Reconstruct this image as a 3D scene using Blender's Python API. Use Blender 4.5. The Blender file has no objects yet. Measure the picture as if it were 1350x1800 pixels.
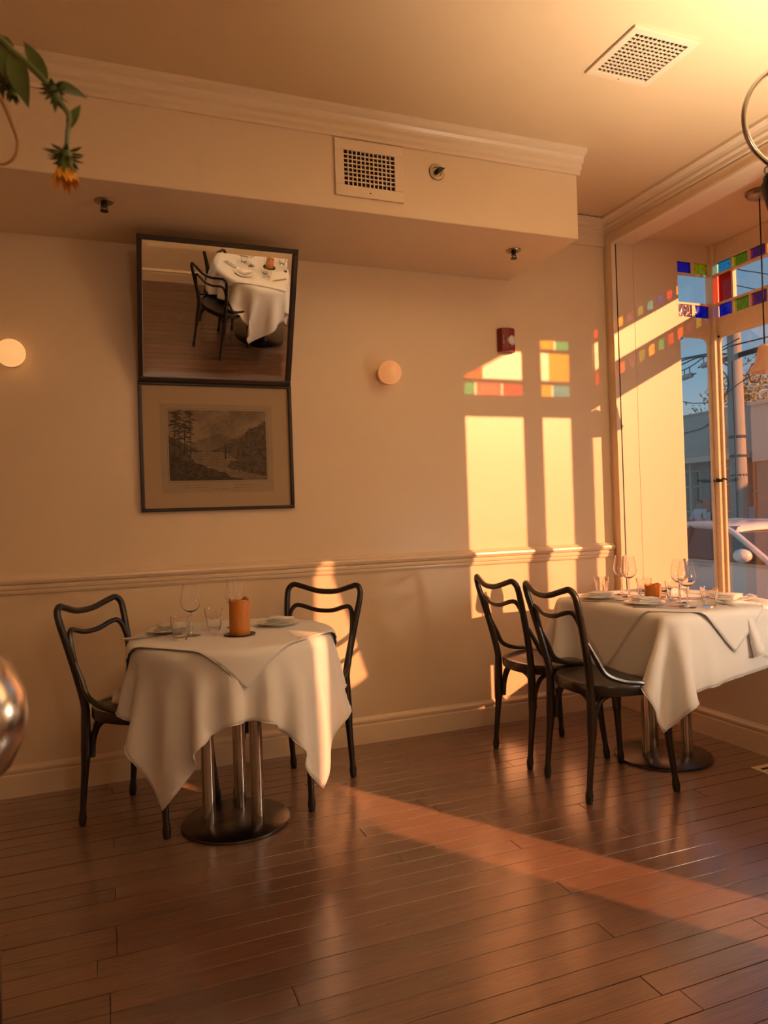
import bpy, bmesh, math, random
import numpy as np
from mathutils import Vector, Matrix
random.seed(7)
rng = np.random.default_rng(7)
S = bpy.context.scene
COL = S.collection
PI = math.pi

# ------------------------------------------------------------------ camera
CAM = Vector((0.0, -3.511, 1.16))
FPX = 1282.7
YAW, PITCH, ROLL = 0.36728, 0.002627, -0.033162
def cam_axes():
    F = Vector((math.sin(YAW) * math.cos(PITCH), math.cos(YAW) * math.cos(PITCH), math.sin(PITCH)))
    R0 = Vector((math.cos(YAW), -math.sin(YAW), 0)); U0 = R0.cross(F)
    return (math.cos(ROLL) * R0 + math.sin(ROLL) * U0, -math.sin(ROLL) * R0 + math.cos(ROLL) * U0, F)
cR, cU, cF = cam_axes()
cd = bpy.data.cameras.new('camera'); cam = bpy.data.objects.new('camera', cd); COL.objects.link(cam)
cd.sensor_fit = 'VERTICAL'; cd.sensor_height = 36.0; cd.lens = FPX / 1800 * 36.0
cd.clip_start = 0.02; cd.clip_end = 400
cd.dof.use_dof = True; cd.dof.focus_distance = 3.2; cd.dof.aperture_fstop = 7.5
m3 = Matrix((cR, cU, -cF)).transposed()
cam.matrix_world = Matrix.Translation(CAM) @ m3.to_4x4()
S.camera = cam

# ------------------------------------------------------------------ view, sky, sun
S.view_settings.view_transform = 'Standard'; S.view_settings.look = 'None'
S.view_settings.gamma = 1.0; S.view_settings.use_curve_mapping = False
S.view_settings.exposure = 0.0
w = bpy.data.worlds.new('sky'); S.world = w; w.use_nodes = True
nt = w.node_tree; nt.nodes.clear()
wo = nt.nodes.new('ShaderNodeOutputWorld'); bg = nt.nodes.new('ShaderNodeBackground')
tc = nt.nodes.new('ShaderNodeTexCoord'); sp = nt.nodes.new('ShaderNodeSeparateXYZ')
rp = nt.nodes.new('ShaderNodeValToRGB')
rp.color_ramp.elements[0].position = 0.0; rp.color_ramp.elements[0].color = (0.50, 0.52, 0.50, 1)
rp.color_ramp.elements[1].position = 0.55; rp.color_ramp.elements[1].color = (0.09, 0.19, 0.38, 1)
e_ = rp.color_ramp.elements.new(0.16); e_.color = (0.22, 0.36, 0.48, 1)
nt.links.new(tc.outputs['Generated'], sp.inputs[0]); nt.links.new(sp.outputs['Z'], rp.inputs[0])
nt.links.new(rp.outputs[0], bg.inputs[0]); nt.links.new(bg.outputs[0], wo.inputs[0])
bg.inputs[1].default_value = 1.0
SUN_D = Vector((-0.60, 1.0, -0.305)).normalized()
sd = bpy.data.lights.new('sun', 'SUN'); sun = bpy.data.objects.new('sun', sd); COL.objects.link(sun)
sd.energy = 8.6; sd.color = (1.0, 0.385, 0.165); sd.angle = 0.0095
sun.rotation_euler = SUN_D.to_track_quat('-Z', 'Y').to_euler(); sun.location = (8, -12, 8)

# ------------------------------------------------------------------ materials
MATS = {}
def nodes_of(name):
    m = bpy.data.materials.new(name); m.use_nodes = True
    n = m.node_tree.nodes; return m, n, m.node_tree.links, n['Principled BSDF']
def setp(b, **k):
    al = dict(color='Base Color', rough='Roughness', metal='Metallic', spec='Specular IOR Level', coat='Coat Weight',
              coat_rough='Coat Roughness', sheen='Sheen Weight', trans='Transmission Weight', ior='IOR', sss='Subsurface Weight',
              emit='Emission Color', emits='Emission Strength', alpha='Alpha', aniso='Anisotropic')
    for kk, v in k.items():
        inp = b.inputs[al[kk]]
        inp.default_value = (*v, 1) if isinstance(v, (tuple, list)) and len(v) == 3 else v
def simple(name, color, rough=0.5, bump=0.0, bscale=200, var=0.0, vscale=6, stretch=(1, 1, 1), **k):
    m, n, l, b = nodes_of(name)
    setp(b, color=color, rough=rough, **k)
    if bump or var:
        t = n.new('ShaderNodeTexCoord'); mp = n.new('ShaderNodeMapping'); l.new(t.outputs['Object'], mp.inputs[0])
        mp.inputs['Scale'].default_value = stretch
    if bump:
        nz = n.new('ShaderNodeTexNoise'); nz.inputs['Scale'].default_value = bscale; nz.inputs['Detail'].default_value = 2
        bp = n.new('ShaderNodeBump'); bp.inputs['Strength'].default_value = bump; bp.inputs['Distance'].default_value = 0.002
        l.new(mp.outputs[0], nz.inputs['Vector']); l.new(nz.outputs['Fac'], bp.inputs['Height']); l.new(bp.outputs[0], b.inputs['Normal'])
    if var:
        nz = n.new('ShaderNodeTexNoise'); nz.inputs['Scale'].default_value = vscale; nz.inputs['Detail'].default_value = 4
        l.new(mp.outputs[0], nz.inputs['Vector'])
        mx = n.new('ShaderNodeMix'); mx.data_type = 'RGBA'
        c0 = tuple(c * (1 - var) for c in color); c1 = tuple(min(1, c * (1 + var)) for c in color)
        mx.inputs[6].default_value = (*c0, 1); mx.inputs[7].default_value = (*c1, 1)
        l.new(nz.outputs['Fac'], mx.inputs[0]); l.new(mx.outputs[2], b.inputs['Base Color'])
    MATS[name] = m; return m
simple('wall_paint', (0.76, 0.575, 0.385), 0.36, bump=0.10, bscale=260, var=0.02)
simple('ceiling_paint', (0.75, 0.55, 0.325), 0.33, bump=0.16, bscale=120, var=0.02)
simple('trim_paint', (0.79, 0.61, 0.42), 0.30, bump=0.05, bscale=60)
simple('window_paint', (0.80, 0.63, 0.40), 0.40, bump=0.25, bscale=35, var=0.10, vscale=14)
simple('subfloor', (0.012, 0.006, 0.004), 0.8)
simple('black_wood', (0.014, 0.0105, 0.008), 0.30, var=0.2, vscale=30, coat=0.35, coat_rough=0.2)
simple('frame_wood', (0.022, 0.010, 0.007), 0.35, var=0.25, vscale=40)
simple('steel', (0.55, 0.52, 0.49), 0.15, metal=1.0, bump=0.05, bscale=300, stretch=(1, 1, 0.02))
simple('base_metal', (0.16, 0.15, 0.14), 0.30, metal=1.0, bump=0.03, bscale=90)
simple('silver', (0.62, 0.57, 0.48), 0.20, metal=1.0, bump=0.08, bscale=18)
simple('cutlery', (0.50, 0.47, 0.43), 0.18, metal=1.0)
simple('iron', (0.16, 0.15, 0.14), 0.28, metal=1.0)
simple('black_pot', (0.02, 0.019, 0.018), 0.55, var=0.3, vscale=40)
simple('brass', (0.42, 0.33, 0.22), 0.35, metal=1.0)
simple('dark_metal', (0.05, 0.045, 0.04), 0.4, metal=0.8)
simple('duct', (0.012, 0.006, 0.003), 0.9)
simple('porcelain', (0.83, 0.80, 0.75), 0.22)
simple('napkin', (0.82, 0.79, 0.74), 0.9, bump=0.3, bscale=500)
simple('candle_wax', (0.56, 0.20, 0.035), 0.45, var=0.16, vscale=40, sss=0.25, bump=0.3, bscale=40)
MATS['candle_wax'].node_tree.nodes['Principled BSDF'].inputs['Subsurface Radius'].default_value = (0.02, 0.008, 0.003)
simple('wick', (0.02, 0.015, 0.01), 0.9)
simple('red_plastic', (0.20, 0.012, 0.014), 0.35)
simple('white_print', (0.75, 0.68, 0.62), 0.5)
simple('strobe_lens', (0.70, 0.66, 0.60), 0.08, coat=1.0)
simple('mat_board', (0.40, 0.28, 0.17), 0.9)
simple('leaf', (0.10, 0.13, 0.025), 0.5, var=0.35, vscale=30)
simple('stem', (0.13, 0.15, 0.035), 0.5, var=0.2, vscale=30)
simple('petal', (0.80, 0.33, 0.02), 0.6, var=0.2, vscale=60)
simple('dry_leaf', (0.30, 0.14, 0.03), 0.6)
simple('dark_cabinet', (0.05, 0.022, 0.012), 0.4, var=0.3, vscale=12, stretch=(1, 1, 0.1))
simple('curtain_cloth', (0.35, 0.24, 0.14), 0.95, bump=0.3, bscale=300)
simple('cord_black', (0.02, 0.018, 0.016), 0.6)
# exterior
simple('asphalt', (0.07, 0.07, 0.07), 0.9, bump=0.4, bscale=40, var=0.2, vscale=3)
simple('sidewalk', (0.30, 0.28, 0.25), 0.9, var=0.12, vscale=5)
simple('pole_wood', (0.33, 0.31, 0.26), 0.9, var=0.4, vscale=4, stretch=(6, 6, 0.3))
simple('car_white', (0.86, 0.79, 0.67), 0.25, coat=0.6, coat_rough=0.05)
simple('car_trim', (0.02, 0.02, 0.02), 0.5)
simple('car_tyre', (0.018, 0.018, 0.018), 0.8)
simple('building_grey', (0.46, 0.46, 0.38), 0.8, var=0.08)
simple('building_wall', (0.26, 0.24, 0.20), 0.85, var=0.15)
simple('building_fascia', (0.72, 0.54, 0.40), 0.8)
simple('building_red', (0.50, 0.15, 0.08), 0.8, var=0.15)
simple('building_beige', (0.78, 0.66, 0.52), 0.8, var=0.05)
simple('building_glass', (0.04, 0.045, 0.04), 0.12)
simple('building_frame', (0.45, 0.40, 0.34), 0.6)
simple('poster', (0.45, 0.46, 0.48), 0.6, var=0.4, vscale=4)
simple('tree_leaf', (0.22, 0.22, 0.09), 0.7, var=0.35, vscale=2)
simple('bark', (0.12, 0.09, 0.06), 0.9)
simple('wire', (0.02, 0.02, 0.025), 0.7)
simple('transformer', (0.40, 0.40, 0.38), 0.5)
simple('skin', (0.45, 0.27, 0.20), 0.6)
simple('shirt', (0.60, 0.59, 0.58), 0.9)
simple('dark_cloth', (0.03, 0.03, 0.035), 0.9)
simple('hair', (0.02, 0.014, 0.01), 0.7)

def plank_mat():
    m, n, l, b = nodes_of('plank_wood')
    t = n.new('ShaderNodeTexCoord'); oi = n.new('ShaderNodeObjectInfo')
    off = n.new('ShaderNodeVectorMath'); off.operation = 'MULTIPLY_ADD'
    cx = n.new('ShaderNodeCombineXYZ')
    for i in range(3): l.new(oi.outputs['Random'], cx.inputs[i])
    l.new(cx.outputs[0], off.inputs[0]); off.inputs[1].default_value = (37, 53, 11); l.new(t.outputs['Object'], off.inputs[2])
    mp = n.new('ShaderNodeMapping'); mp.inputs['Scale'].default_value = (1.6, 22, 22); l.new(off.outputs[0], mp.inputs[0])
    wv = n.new('ShaderNodeTexNoise'); wv.inputs['Scale'].default_value = 1.0; wv.inputs['Detail'].default_value = 5; wv.inputs['Distortion'].default_value = 1.3
    l.new(mp.outputs[0], wv.inputs['Vector'])
    ring = n.new('ShaderNodeMath'); ring.operation = 'SINE'
    mul = n.new('ShaderNodeMath'); mul.operation = 'MULTIPLY'; mul.inputs[1].default_value = 46
    l.new(wv.outputs['Fac'], mul.inputs[0]); l.new(mul.outputs[0], ring.inputs[0])
    mp2 = n.new('ShaderNodeMapping'); mp2.inputs['Scale'].default_value = (5, 320, 320); l.new(off.outputs[0], mp2.inputs[0])
    fine = n.new('ShaderNodeTexNoise'); fine.inputs['Scale'].default_value = 1.0; fine.inputs['Detail'].default_value = 3; l.new(mp2.outputs[0], fine.inputs['Vector'])
    cr = n.new('ShaderNodeValToRGB'); cr.color_ramp.elements[0].color = (0.030, 0.0108, 0.0056, 1); cr.color_ramp.elements[1].color = (0.140, 0.052, 0.027, 1)
    cr.color_ramp.elements[0].position = 0.2; cr.color_ramp.elements[1].position = 0.95
    a = n.new('ShaderNodeMath'); a.operation = 'MULTIPLY_ADD'; a.inputs[1].default_value = 0.13
    l.new(ring.outputs[0], a.inputs[0]); l.new(fine.outputs['Fac'], a.inputs[2])
    a2 = n.new('ShaderNodeMath'); a2.operation = 'MULTIPLY_ADD'; a2.inputs[1].default_value = 0.28; l.new(oi.outputs['Random'], a2.inputs[0]); l.new(a.outputs[0], a2.inputs[2])
    l.new(a2.outputs[0], cr.inputs[0]); l.new(cr.outputs[0], b.inputs['Base Color'])
    big = n.new('ShaderNodeTexNoise'); big.inputs['Scale'].default_value = 5; l.new(off.outputs[0], big.inputs['Vector'])
    mr = n.new('ShaderNodeMapRange'); mr.inputs[3].default_value = 0.24; mr.inputs[4].default_value = 0.38; l.new(big.outputs['Fac'], mr.inputs[0]); l.new(mr.outputs[0], b.inputs['Roughness'])
    hs = n.new('ShaderNodeMath'); hs.operation = 'MULTIPLY_ADD'; hs.inputs[1].default_value = 0.5; l.new(ring.outputs[0], hs.inputs[0]); l.new(fine.outputs['Fac'], hs.inputs[2])
    bp = n.new('ShaderNodeBump'); bp.inputs['Strength'].default_value = 0.22; bp.inputs['Distance'].default_value = 0.0012
    l.new(hs.outputs[0], bp.inputs['Height']); l.new(bp.outputs[0], b.inputs['Normal'])
    setp(b, spec=0.6, coat=1.0, coat_rough=0.20, sheen=0.85); b.inputs['Sheen Roughness'].default_value = 0.35; b.inputs['Sheen Tint'].default_value = (1.0, 0.62, 0.40, 1); b.inputs['Coat IOR'].default_value = 1.75; MATS['plank_wood'] = m
plank_mat()
def cloth_mat():
    m, n, l, b = nodes_of('tablecloth_linen')
    setp(b, color=(0.80, 0.78, 0.76), rough=0.85, sheen=0.25)
    t = n.new('ShaderNodeTexCoord')
    hs = []
    for ax in (0, 1):
        wv = n.new('ShaderNodeTexWave'); wv.wave_type = 'BANDS'; wv.bands_direction = 'XY'[ax]; wv.inputs['Scale'].default_value = 300
        wv.inputs['Distortion'].default_value = 1.0
        l.new(t.outputs['UV'], wv.inputs['Vector']); hs.append(wv)
    ad = n.new('ShaderNodeMath'); l.new(hs[0].outputs['Fac'], ad.inputs[0]); l.new(hs[1].outputs['Fac'], ad.inputs[1])
    bp = n.new('ShaderNodeBump'); bp.inputs['Strength'].default_value = 0.12; bp.inputs['Distance'].default_value = 0.0005
    l.new(ad.outputs[0], bp.inputs['Height']); l.new(bp.outputs[0], b.inputs['Normal']); MATS['tablecloth_linen'] = m
cloth_mat()
def thin_glass(name, tint=(1, 1, 1), refl=0.10, edge=0.6, rough=0.0, bump=0.0, bscale=60):
    m = bpy.data.materials.new(name); m.use_nodes = True; n = m.node_tree.nodes; l = m.node_tree.links; n.clear()
    out = n.new('ShaderNodeOutputMaterial'); tr = n.new('ShaderNodeBsdfTransparent'); gl = n.new('ShaderNodeBsdfGlossy'); mx = n.new('ShaderNodeMixShader')
    tr.inputs[0].default_value = (*tint, 1); gl.inputs['Roughness'].default_value = rough
    lw = n.new('ShaderNodeLayerWeight'); lw.inputs[0].default_value = 0.5
    mr = n.new('ShaderNodeMapRange'); mr.inputs[1].default_value = 0.40; mr.inputs[3].default_value = refl; mr.inputs[4].default_value = edge
    l.new(lw.outputs['Facing'], mr.inputs[0]); l.new(mr.outputs[0], mx.inputs[0]); l.new(tr.outputs[0], mx.inputs[1]); l.new(gl.outputs[0], mx.inputs[2]); l.new(mx.outputs[0], out.inputs[0])
    if bump:
        t = n.new('ShaderNodeTexCoord'); nz = n.new('ShaderNodeTexNoise'); nz.inputs['Scale'].default_value = bscale; l.new(t.outputs['Object'], nz.inputs['Vector'])
        bp = n.new('ShaderNodeBump'); bp.inputs['Strength'].default_value = bump; bp.inputs['Distance'].default_value = 0.003
        l.new(nz.outputs['Fac'], bp.inputs['Height']); l.new(bp.outputs[0], gl.inputs['Normal'])
    MATS[name] = m; return m
thin_glass('window_glass', (0.98, 0.98, 0.97), 0.07, 0.40)
simple('wine_glass_clear', (1, 1, 1), 0.0, trans=1.0, ior=1.45, spec=1.0)
simple('tumbler_glass', (0.98, 0.97, 0.96), 0.0, trans=1.0, ior=1.48, spec=1.0)
def stained(name, tint, glow):
    m = bpy.data.materials.new(name); m.use_nodes = True; n = m.node_tree.nodes; l = m.node_tree.links; n.clear()
    out = n.new('ShaderNodeOutputMaterial'); tr = n.new('ShaderNodeBsdfTransparent'); gl = n.new('ShaderNodeBsdfGlossy'); tl = n.new('ShaderNodeBsdfTranslucent')
    m1 = n.new('ShaderNodeMixShader'); m2 = n.new('ShaderNodeMixShader')
    t = n.new('ShaderNodeTexCoord'); nz = n.new('ShaderNodeTexNoise'); nz.inputs['Scale'].default_value = 55; nz.inputs['Detail'].default_value = 3
    l.new(t.outputs['Object'], nz.inputs['Vector'])
    mr = n.new('ShaderNodeMapRange'); mr.inputs[1].default_value = 0.3; mr.inputs[2].default_value = 0.7; mr.inputs[3].default_value = 0.62; mr.inputs[4].default_value = 1.0
    l.new(nz.outputs['Fac'], mr.inputs[0])
    cm = n.new('ShaderNodeMix'); cm.data_type = 'RGBA'; cm.blend_type = 'MULTIPLY'; cm.inputs[0].default_value = 1.0
    cm.inputs[6].default_value = (*tint, 1); l.new(mr.outputs[0], cm.inputs[7]); l.new(cm.outputs[2], tr.inputs[0])
    tl.inputs[0].default_value = (*glow, 1); gl.inputs['Roughness'].default_value = 0.12
    bp = n.new('ShaderNodeBump'); bp.inputs['Strength'].default_value = 0.6; bp.inputs['Distance'].default_value = 0.004
    l.new(nz.outputs['Fac'], bp.inputs['Height']); l.new(bp.outputs[0], gl.inputs['Normal'])
    m1.inputs[0].default_value = 0.14; m2.inputs[0].default_value = 0.06
    l.new(tr.outputs[0], m1.inputs[1]); l.new(tl.outputs[0], m1.inputs[2]); l.new(m1.outputs[0], m2.inputs[1]); l.new(gl.outputs[0], m2.inputs[2]); l.new(m2.outputs[0], out.inputs[0])
    MATS[name] = m
for nm, c in dict(light_blue=(0.16, 0.72, 1.0), blue=(0.04, 0.12, 0.85), green=(0.42, 0.60, 0.10), purple=(0.36, 0.17, 0.42), yellow=(1.0, 0.80, 0.04),
                  red=(0.72, 0.06, 0.04), orange=(1.0, 0.42, 0.06), teal=(0.05, 0.80, 0.60), pink=(0.95, 0.45, 0.40)).items():
    stained('glass_' + nm, c, tuple(0.6 * x for x in c))
def emission(name, color, strength):
    m, n, l, b = nodes_of(name); setp(b, color=(0.35, 0.26, 0.18), rough=0.3, emit=color, emits=strength); MATS[name] = m
emission('globe_lit', (1.0, 0.34, 0.10), 0.55)
emission('globe_lit_bright', (1.0, 0.46, 0.15), 0.9)
emission('fill_bright', (1.0, 0.86, 0.65), 1560.0)  # emitters of the added fill lamps, from here down
emission('fill_dim', (1.0, 0.86, 0.71), 22.0)
emission('fill_low', (1.0, 0.82, 0.63), 42.0)
def shade_mat():
    m, n, l, b = nodes_of('shade_glass'); setp(b, color=(0.90, 0.76, 0.62), rough=0.35)
    tl = n.new('ShaderNodeBsdfTranslucent'); tl.inputs[0].default_value = (0.95, 0.80, 0.66, 1); mx = n.new('ShaderNodeMixShader'); mx.inputs[0].default_value = 0.55
    out = n['Material Output']; l.new(b.outputs[0], mx.inputs[1]); l.new(tl.outputs[0], mx.inputs[2]); l.new(mx.outputs[0], out.inputs[0]); MATS['shade_glass'] = m
shade_mat()
def mirror_mat():
    m, n, l, b = nodes_of('mirror_silver'); setp(b, color=(0.86, 0.84, 0.80), rough=0.01, metal=1.0); MATS['mirror_silver'] = m
mirror_mat()
def vcol_mat():
    m, n, l, b = nodes_of('engraving_ink'); a = n.new('ShaderNodeAttribute'); a.attribute_name = 'Col'
    l.new(a.outputs['Color'], b.inputs['Base Color']); setp(b, rough=0.8); MATS['engraving_ink'] = m
vcol_mat()

# ------------------------------------------------------------------ mesh helpers
class MB:
    def __init__(s): s.v = []; s.f = []; s.sm = []
    def add(s, v, f, smooth=False):
        o = len(s.v); s.v += [tuple(p) for p in v]; s.f += [tuple(i + o for i in q) for q in f]; s.sm += [smooth] * len(f); return s
    def box(s, x0, x1, y0, y1, z0, z1):
        x0, x1 = sorted((x0, x1)); y0, y1 = sorted((y0, y1)); z0, z1 = sorted((z0, z1))
        return s.add([(x0, y0, z0), (x1, y0, z0), (x1, y1, z0), (x0, y1, z0), (x0, y0, z1), (x1, y0, z1), (x1, y1, z1), (x0, y1, z1)],
                     [(0, 3, 2, 1), (4, 5, 6, 7), (0, 1, 5, 4), (1, 2, 6, 5), (2, 3, 7, 6), (3, 0, 4, 7)])
    def obox(s, c, ax, ay, az):
        c, ax, ay, az = map(Vector, (c, ax, ay, az)); P = []
        for k in (-1, 1):
            for i, j in ((-1, -1), (1, -1), (1, 1), (-1, 1)): P.append(c + ax * i + ay * j + az * k)
        return s.add(P, [(0, 3, 2, 1), (4, 5, 6, 7), (0, 1, 5, 4), (1, 2, 6, 5), (2, 3, 7, 6), (3, 0, 4, 7)])
    def lathe(s, prof, n=32, c=(0, 0, 0), fl=None):
        V = []; F = []
        for i, (r, z) in enumerate(prof):
            for j in range(n):
                a = 2 * PI * j / n; rr = r * (fl(a, z) if fl else 1)
                V.append((c[0] + rr * math.cos(a), c[1] + rr * math.sin(a), c[2] + z))
        for i in range(len(prof) - 1):
            for j in range(n):
                k = (j + 1) % n; F.append((i * n + j, i * n + k, (i + 1) * n + k, (i + 1) * n + j))
        if prof[0][0] > 1e-6: F.append(tuple(range(n))[::-1])
        if prof[-1][0] > 1e-6: F.append(tuple((len(prof) - 1) * n + j for j in range(n)))
        return s.add(V, F, True)
    def olathe(s, prof, n=32, c=(0, 0, 0), fl=None):     # open ends
        b = len(s.f); s.lathe(prof, n, c, fl)
        cut = (prof[0][0] > 1e-6) + (prof[-1][0] > 1e-6)
        if cut: s.f = s.f[:-cut]; s.sm = s.sm[:-cut]
        return s
    def tube(s, pts, rad, n=10, closed=False, flat=1.0):
        pts = [Vector(p) for p in pts]; N = len(pts)
        if not hasattr(rad, '__len__'): rad = [rad] * N
        T = []
        for i in range(N):
            a = pts[(i - 1) % N] if (closed or i > 0) else pts[0]; b = pts[(i + 1) % N] if (closed or i < N - 1) else pts[-1]
            T.append((b - a).normalized())
        up = Vector((0, 0, 1)) if abs(T[0].z) < 0.9 else Vector((1, 0, 0))
        nrm = (up - T[0] * up.dot(T[0])).normalized(); V = []; F = []
        for i in range(N):
            nrm = (nrm - T[i] * nrm.dot(T[i])).normalized(); bi = T[i].cross(nrm)
            for j in range(n):
                a = 2 * PI * j / n; V.append(pts[i] + (nrm * math.cos(a) * flat + bi * math.sin(a)) * rad[i])
        for i in range(N if closed else N - 1):
            k2 = (i + 1) % N
            for j in range(n):
                k = (j + 1) % n; F.append((i * n + j, i * n + k, k2 * n + k, k2 * n + j))
        if not closed: F.append(tuple(range(n))[::-1]); F.append(tuple((N - 1) * n + j for j in range(n)))
        return s.add(V, F, True)
    def prism(s, poly, axis, a, b):        # polygon in the two other axes, extruded along axis
        def mk(u, v, t): return {0: (t, u, v), 1: (u, t, v), 2: (u, v, t)}[axis]
        n = len(poly); V = [mk(u, v, a) for u, v in poly] + [mk(u, v, b) for u, v in poly]
        F = [tuple(range(n)), tuple(range(2 * n - 1, n - 1, -1))] + [(i, i + n, (i + 1) % n + n, (i + 1) % n) for i in range(n)]
        return s.add(V, F)
    def mesh(s, name):
        me = bpy.data.meshes.new(name); me.from_pydata(s.v, [], s.f); me.validate(clean_customdata=False)
        bm = bmesh.new(); bm.from_mesh(me); bmesh.ops.recalc_face_normals(bm, faces=bm.faces); bm.to_mesh(me); bm.free()
        if len(me.polygons) == len(s.sm): me.polygons.foreach_set('use_smooth', s.sm)
        return me
    def build(s, name, mat, parent=None, bevel=0, label=None):
        me = s.mesh(name); o = bpy.data.objects.new(name, me); COL.objects.link(o)
        me.materials.append(MATS[mat] if isinstance(mat, str) else mat)
        if bevel:
            b = o.modifiers.new('bevel', 'BEVEL'); b.width = bevel; b.segments = 2; b.limit_method = 'ANGLE'; b.angle_limit = 0.6
        if any(s.sm):
            try:
                me.set_sharp_from_angle(angle=0.7)
            except Exception: pass
        o.parent = parent
        if label: o['label'] = label
        return o
def spline(P, k=8, closed=False):
    P = [Vector(p) for p in P]; out = []; N = len(P)
    for i in range(N if closed else N - 1):
        if closed: p0, p1, p2, p3 = P[(i - 1) % N], P[i], P[(i + 1) % N], P[(i + 2) % N]
        else: p0, p1, p2, p3 = P[max(i - 1, 0)], P[i], P[i + 1], P[min(i + 2, N - 1)]
        for j in range(k):
            t = j / k
            out.append(0.5 * ((2 * p1) + (p2 - p0) * t + (2 * p0 - 5 * p1 + 4 * p2 - p3) * t * t + (3 * p1 - p0 - 3 * p2 + p3) * t ** 3))
    if not closed: out.append(P[-1])
    return out
def lerp_r(rs, n): return list(np.interp(np.linspace(0, 1, n), np.linspace(0, 1, len(rs)), rs))
def thing(name, label, cat, loc=(0, 0, 0), rz=0.0, group=None):
    o = bpy.data.objects.new(name, None); COL.objects.link(o); o.empty_display_size = 0.05
    o.location = loc; o.rotation_euler = (0, 0, rz); return tag(o, label, cat, group)
def tag(o, label, cat, group=None):
    o['label'] = label; o['category'] = cat
    if group: o['group'] = group
    return o
def struct(o, label=None):
    o['kind'] = 'structure'
    if label: o['label'] = label
    return o
def copy_tree(o, parent=None):
    c = o.copy(); COL.objects.link(c); c.parent = parent
    for ch in [x for x in o.children]: copy_tree(ch, c)
    return c

# ================================================================== SETTING
XD1_ = 2.80
XW, YS, ZC = -2.6, -4.54, 2.83          # left wall, south wall, ceiling
XB = 2.80                               # window wall, inner face
ZS, YSF, XSE = 2.43, -0.635, 2.14       # soffit underside, front, end

fl = struct(MB().box(XW - .1, XB + .13, YS - .1, 0.12, -0.10, -0.012).build('floor', 'subfloor'), 'dark red-brown varnished plank floor')
PW = 0.0785
plen = [0.9, 1.3, 1.7, 2.1, 2.6]
pmesh = {}
def plank_mesh(L):
    if L not in pmesh:
        g, c = 0.0012, 0.0006; x0, x1, y0, y1 = g, L - g, -PW / 2 + g, PW / 2 - g
        V = [(x0, y0, -.012), (x1, y0, -.012), (x1, y1, -.012), (x0, y1, -.012), (x0, y0, -c), (x1, y0, -c), (x1, y1, -c), (x0, y1, -c),
             (x0 + c, y0 + c, 0), (x1 - c, y0 + c, 0), (x1 - c, y1 - c, 0), (x0 + c, y1 - c, 0)]
        F = [(0, 1, 5, 4), (1, 2, 6, 5), (2, 3, 7, 6), (3, 0, 4, 7), (4, 5, 9, 8), (5, 6, 10, 9), (6, 7, 11, 10), (7, 4, 8, 11), (8, 9, 10, 11)]
        me = bpy.data.meshes.new('plank'); me.from_pydata(V, [], F); me.materials.append(MATS['plank_wood']); pmesh[L] = me
    return pmesh[L]
row = 0; y = -PW / 2
while y > YS:
    x = XW - random.choice([0, 0.02, 0.05])
    while x < XB - 0.01:
        L = random.choice(plen[1:] if x > XW + .1 else plen)
        if XB - (x + L) < 0.5: L = round(XB - x + 0.0, 3)
        o = bpy.data.objects.new('plank', plank_mesh(L)); COL.objects.link(o); o.location = (x, y, random.uniform(-.0007, .0004)); o.parent = fl
        o.rotation_euler = (random.uniform(-.0012, .0012), 0, 0)
        x += L
    y -= PW; row += 1

struct(MB().box(XW - .1, 3.62, YS - .1, 0.12, ZC, ZC + .1).build('ceiling', 'ceiling_paint'), 'glossy cream ceiling')
struct(MB().box(XW - .1, XB + .13, 0, 0.12, 0, ZC).build('wall_back', 'wall_paint'), 'long peach-cream wall with chair rail')
struct(MB().box(XW - .1, XW, YS, 0, 0, ZC).build('wall_left', 'wall_paint'))
struct(MB().box(XW - .1, XD1_, YS - .1, YS, 0, ZC).build('wall_front', 'wall_paint'))
# soffit over the back wall
struct(MB().box(XW, XSE, YSF, 0.0, ZS, ZC).build('ceiling_soffit', 'wall_paint', bevel=.004), 'boxed soffit dropping from the ceiling along the back wall')
# window wall: knee wall below the bay, header above, pier south of it with unseen openings cut for the sun patches
YO0, YO1 = -0.075, -1.60     # bay opening
wb = MB()
wb.box(XB, XB + .13, YO1, 0, 0, 0.50)
wb.box(XB, XB + .13, YO1 - .08, 0, 2.68, ZC)
wb.box(XB, XB + .13, YO0, 0, 0.50, 2.68)
XD0, XD1 = 2.70, 2.80        # thinner wall beside the entrance
O1 = (-3.05, -2.37, 1.075, 1.85); O2 = (-4.12, -3.44, 0.10, 0.97); O3 = (-4.50, -4.16, 1.20, 1.82)
ys = sorted({YS, YO1, O1[0], O1[1], O2[0], O2[1], O3[0], O3[1]}); zs_ = sorted({0, ZC, O1[2], O1[3], O2[2], O2[3], O3[2], O3[3]})
for ya, yb in zip(ys, ys[1:]):
    for za, zb in zip(zs_, zs_[1:]):
        cy, cz = (ya + yb) / 2, (za + zb) / 2
        if any(o[0] < cy < o[1] and o[2] < cz < o[3] for o in (O1, O2, O3)): continue
        wb.box(XD0, XD1, ya, yb, za, zb)
struct(wb.build('wall_right', 'wall_paint'), 'window wall with a bay opening')
def glazing(name, o, label):
    f = MB(); t = .022
    f.box(XD0 + .03, XD1 - .02, o[0], o[0] + t, o[2], o[3]); f.box(XD0 + .03, XD1 - .02, o[1] - t, o[1], o[2], o[3])
    f.box(XD0 + .03, XD1 - .02, o[0] + t, o[1] - t, o[2], o[2] + t); f.box(XD0 + .03, XD1 - .02, o[0] + t, o[1] - t, o[3] - t, o[3])
    w_ = struct(f.build(name, 'window_paint'), label)
    MB().box(XD0 + .05, XD0 + .054, o[0] + t, o[1] - t, o[2] + t, o[3] - t).build('pane', 'window_glass', w_)
    return w_
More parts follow.
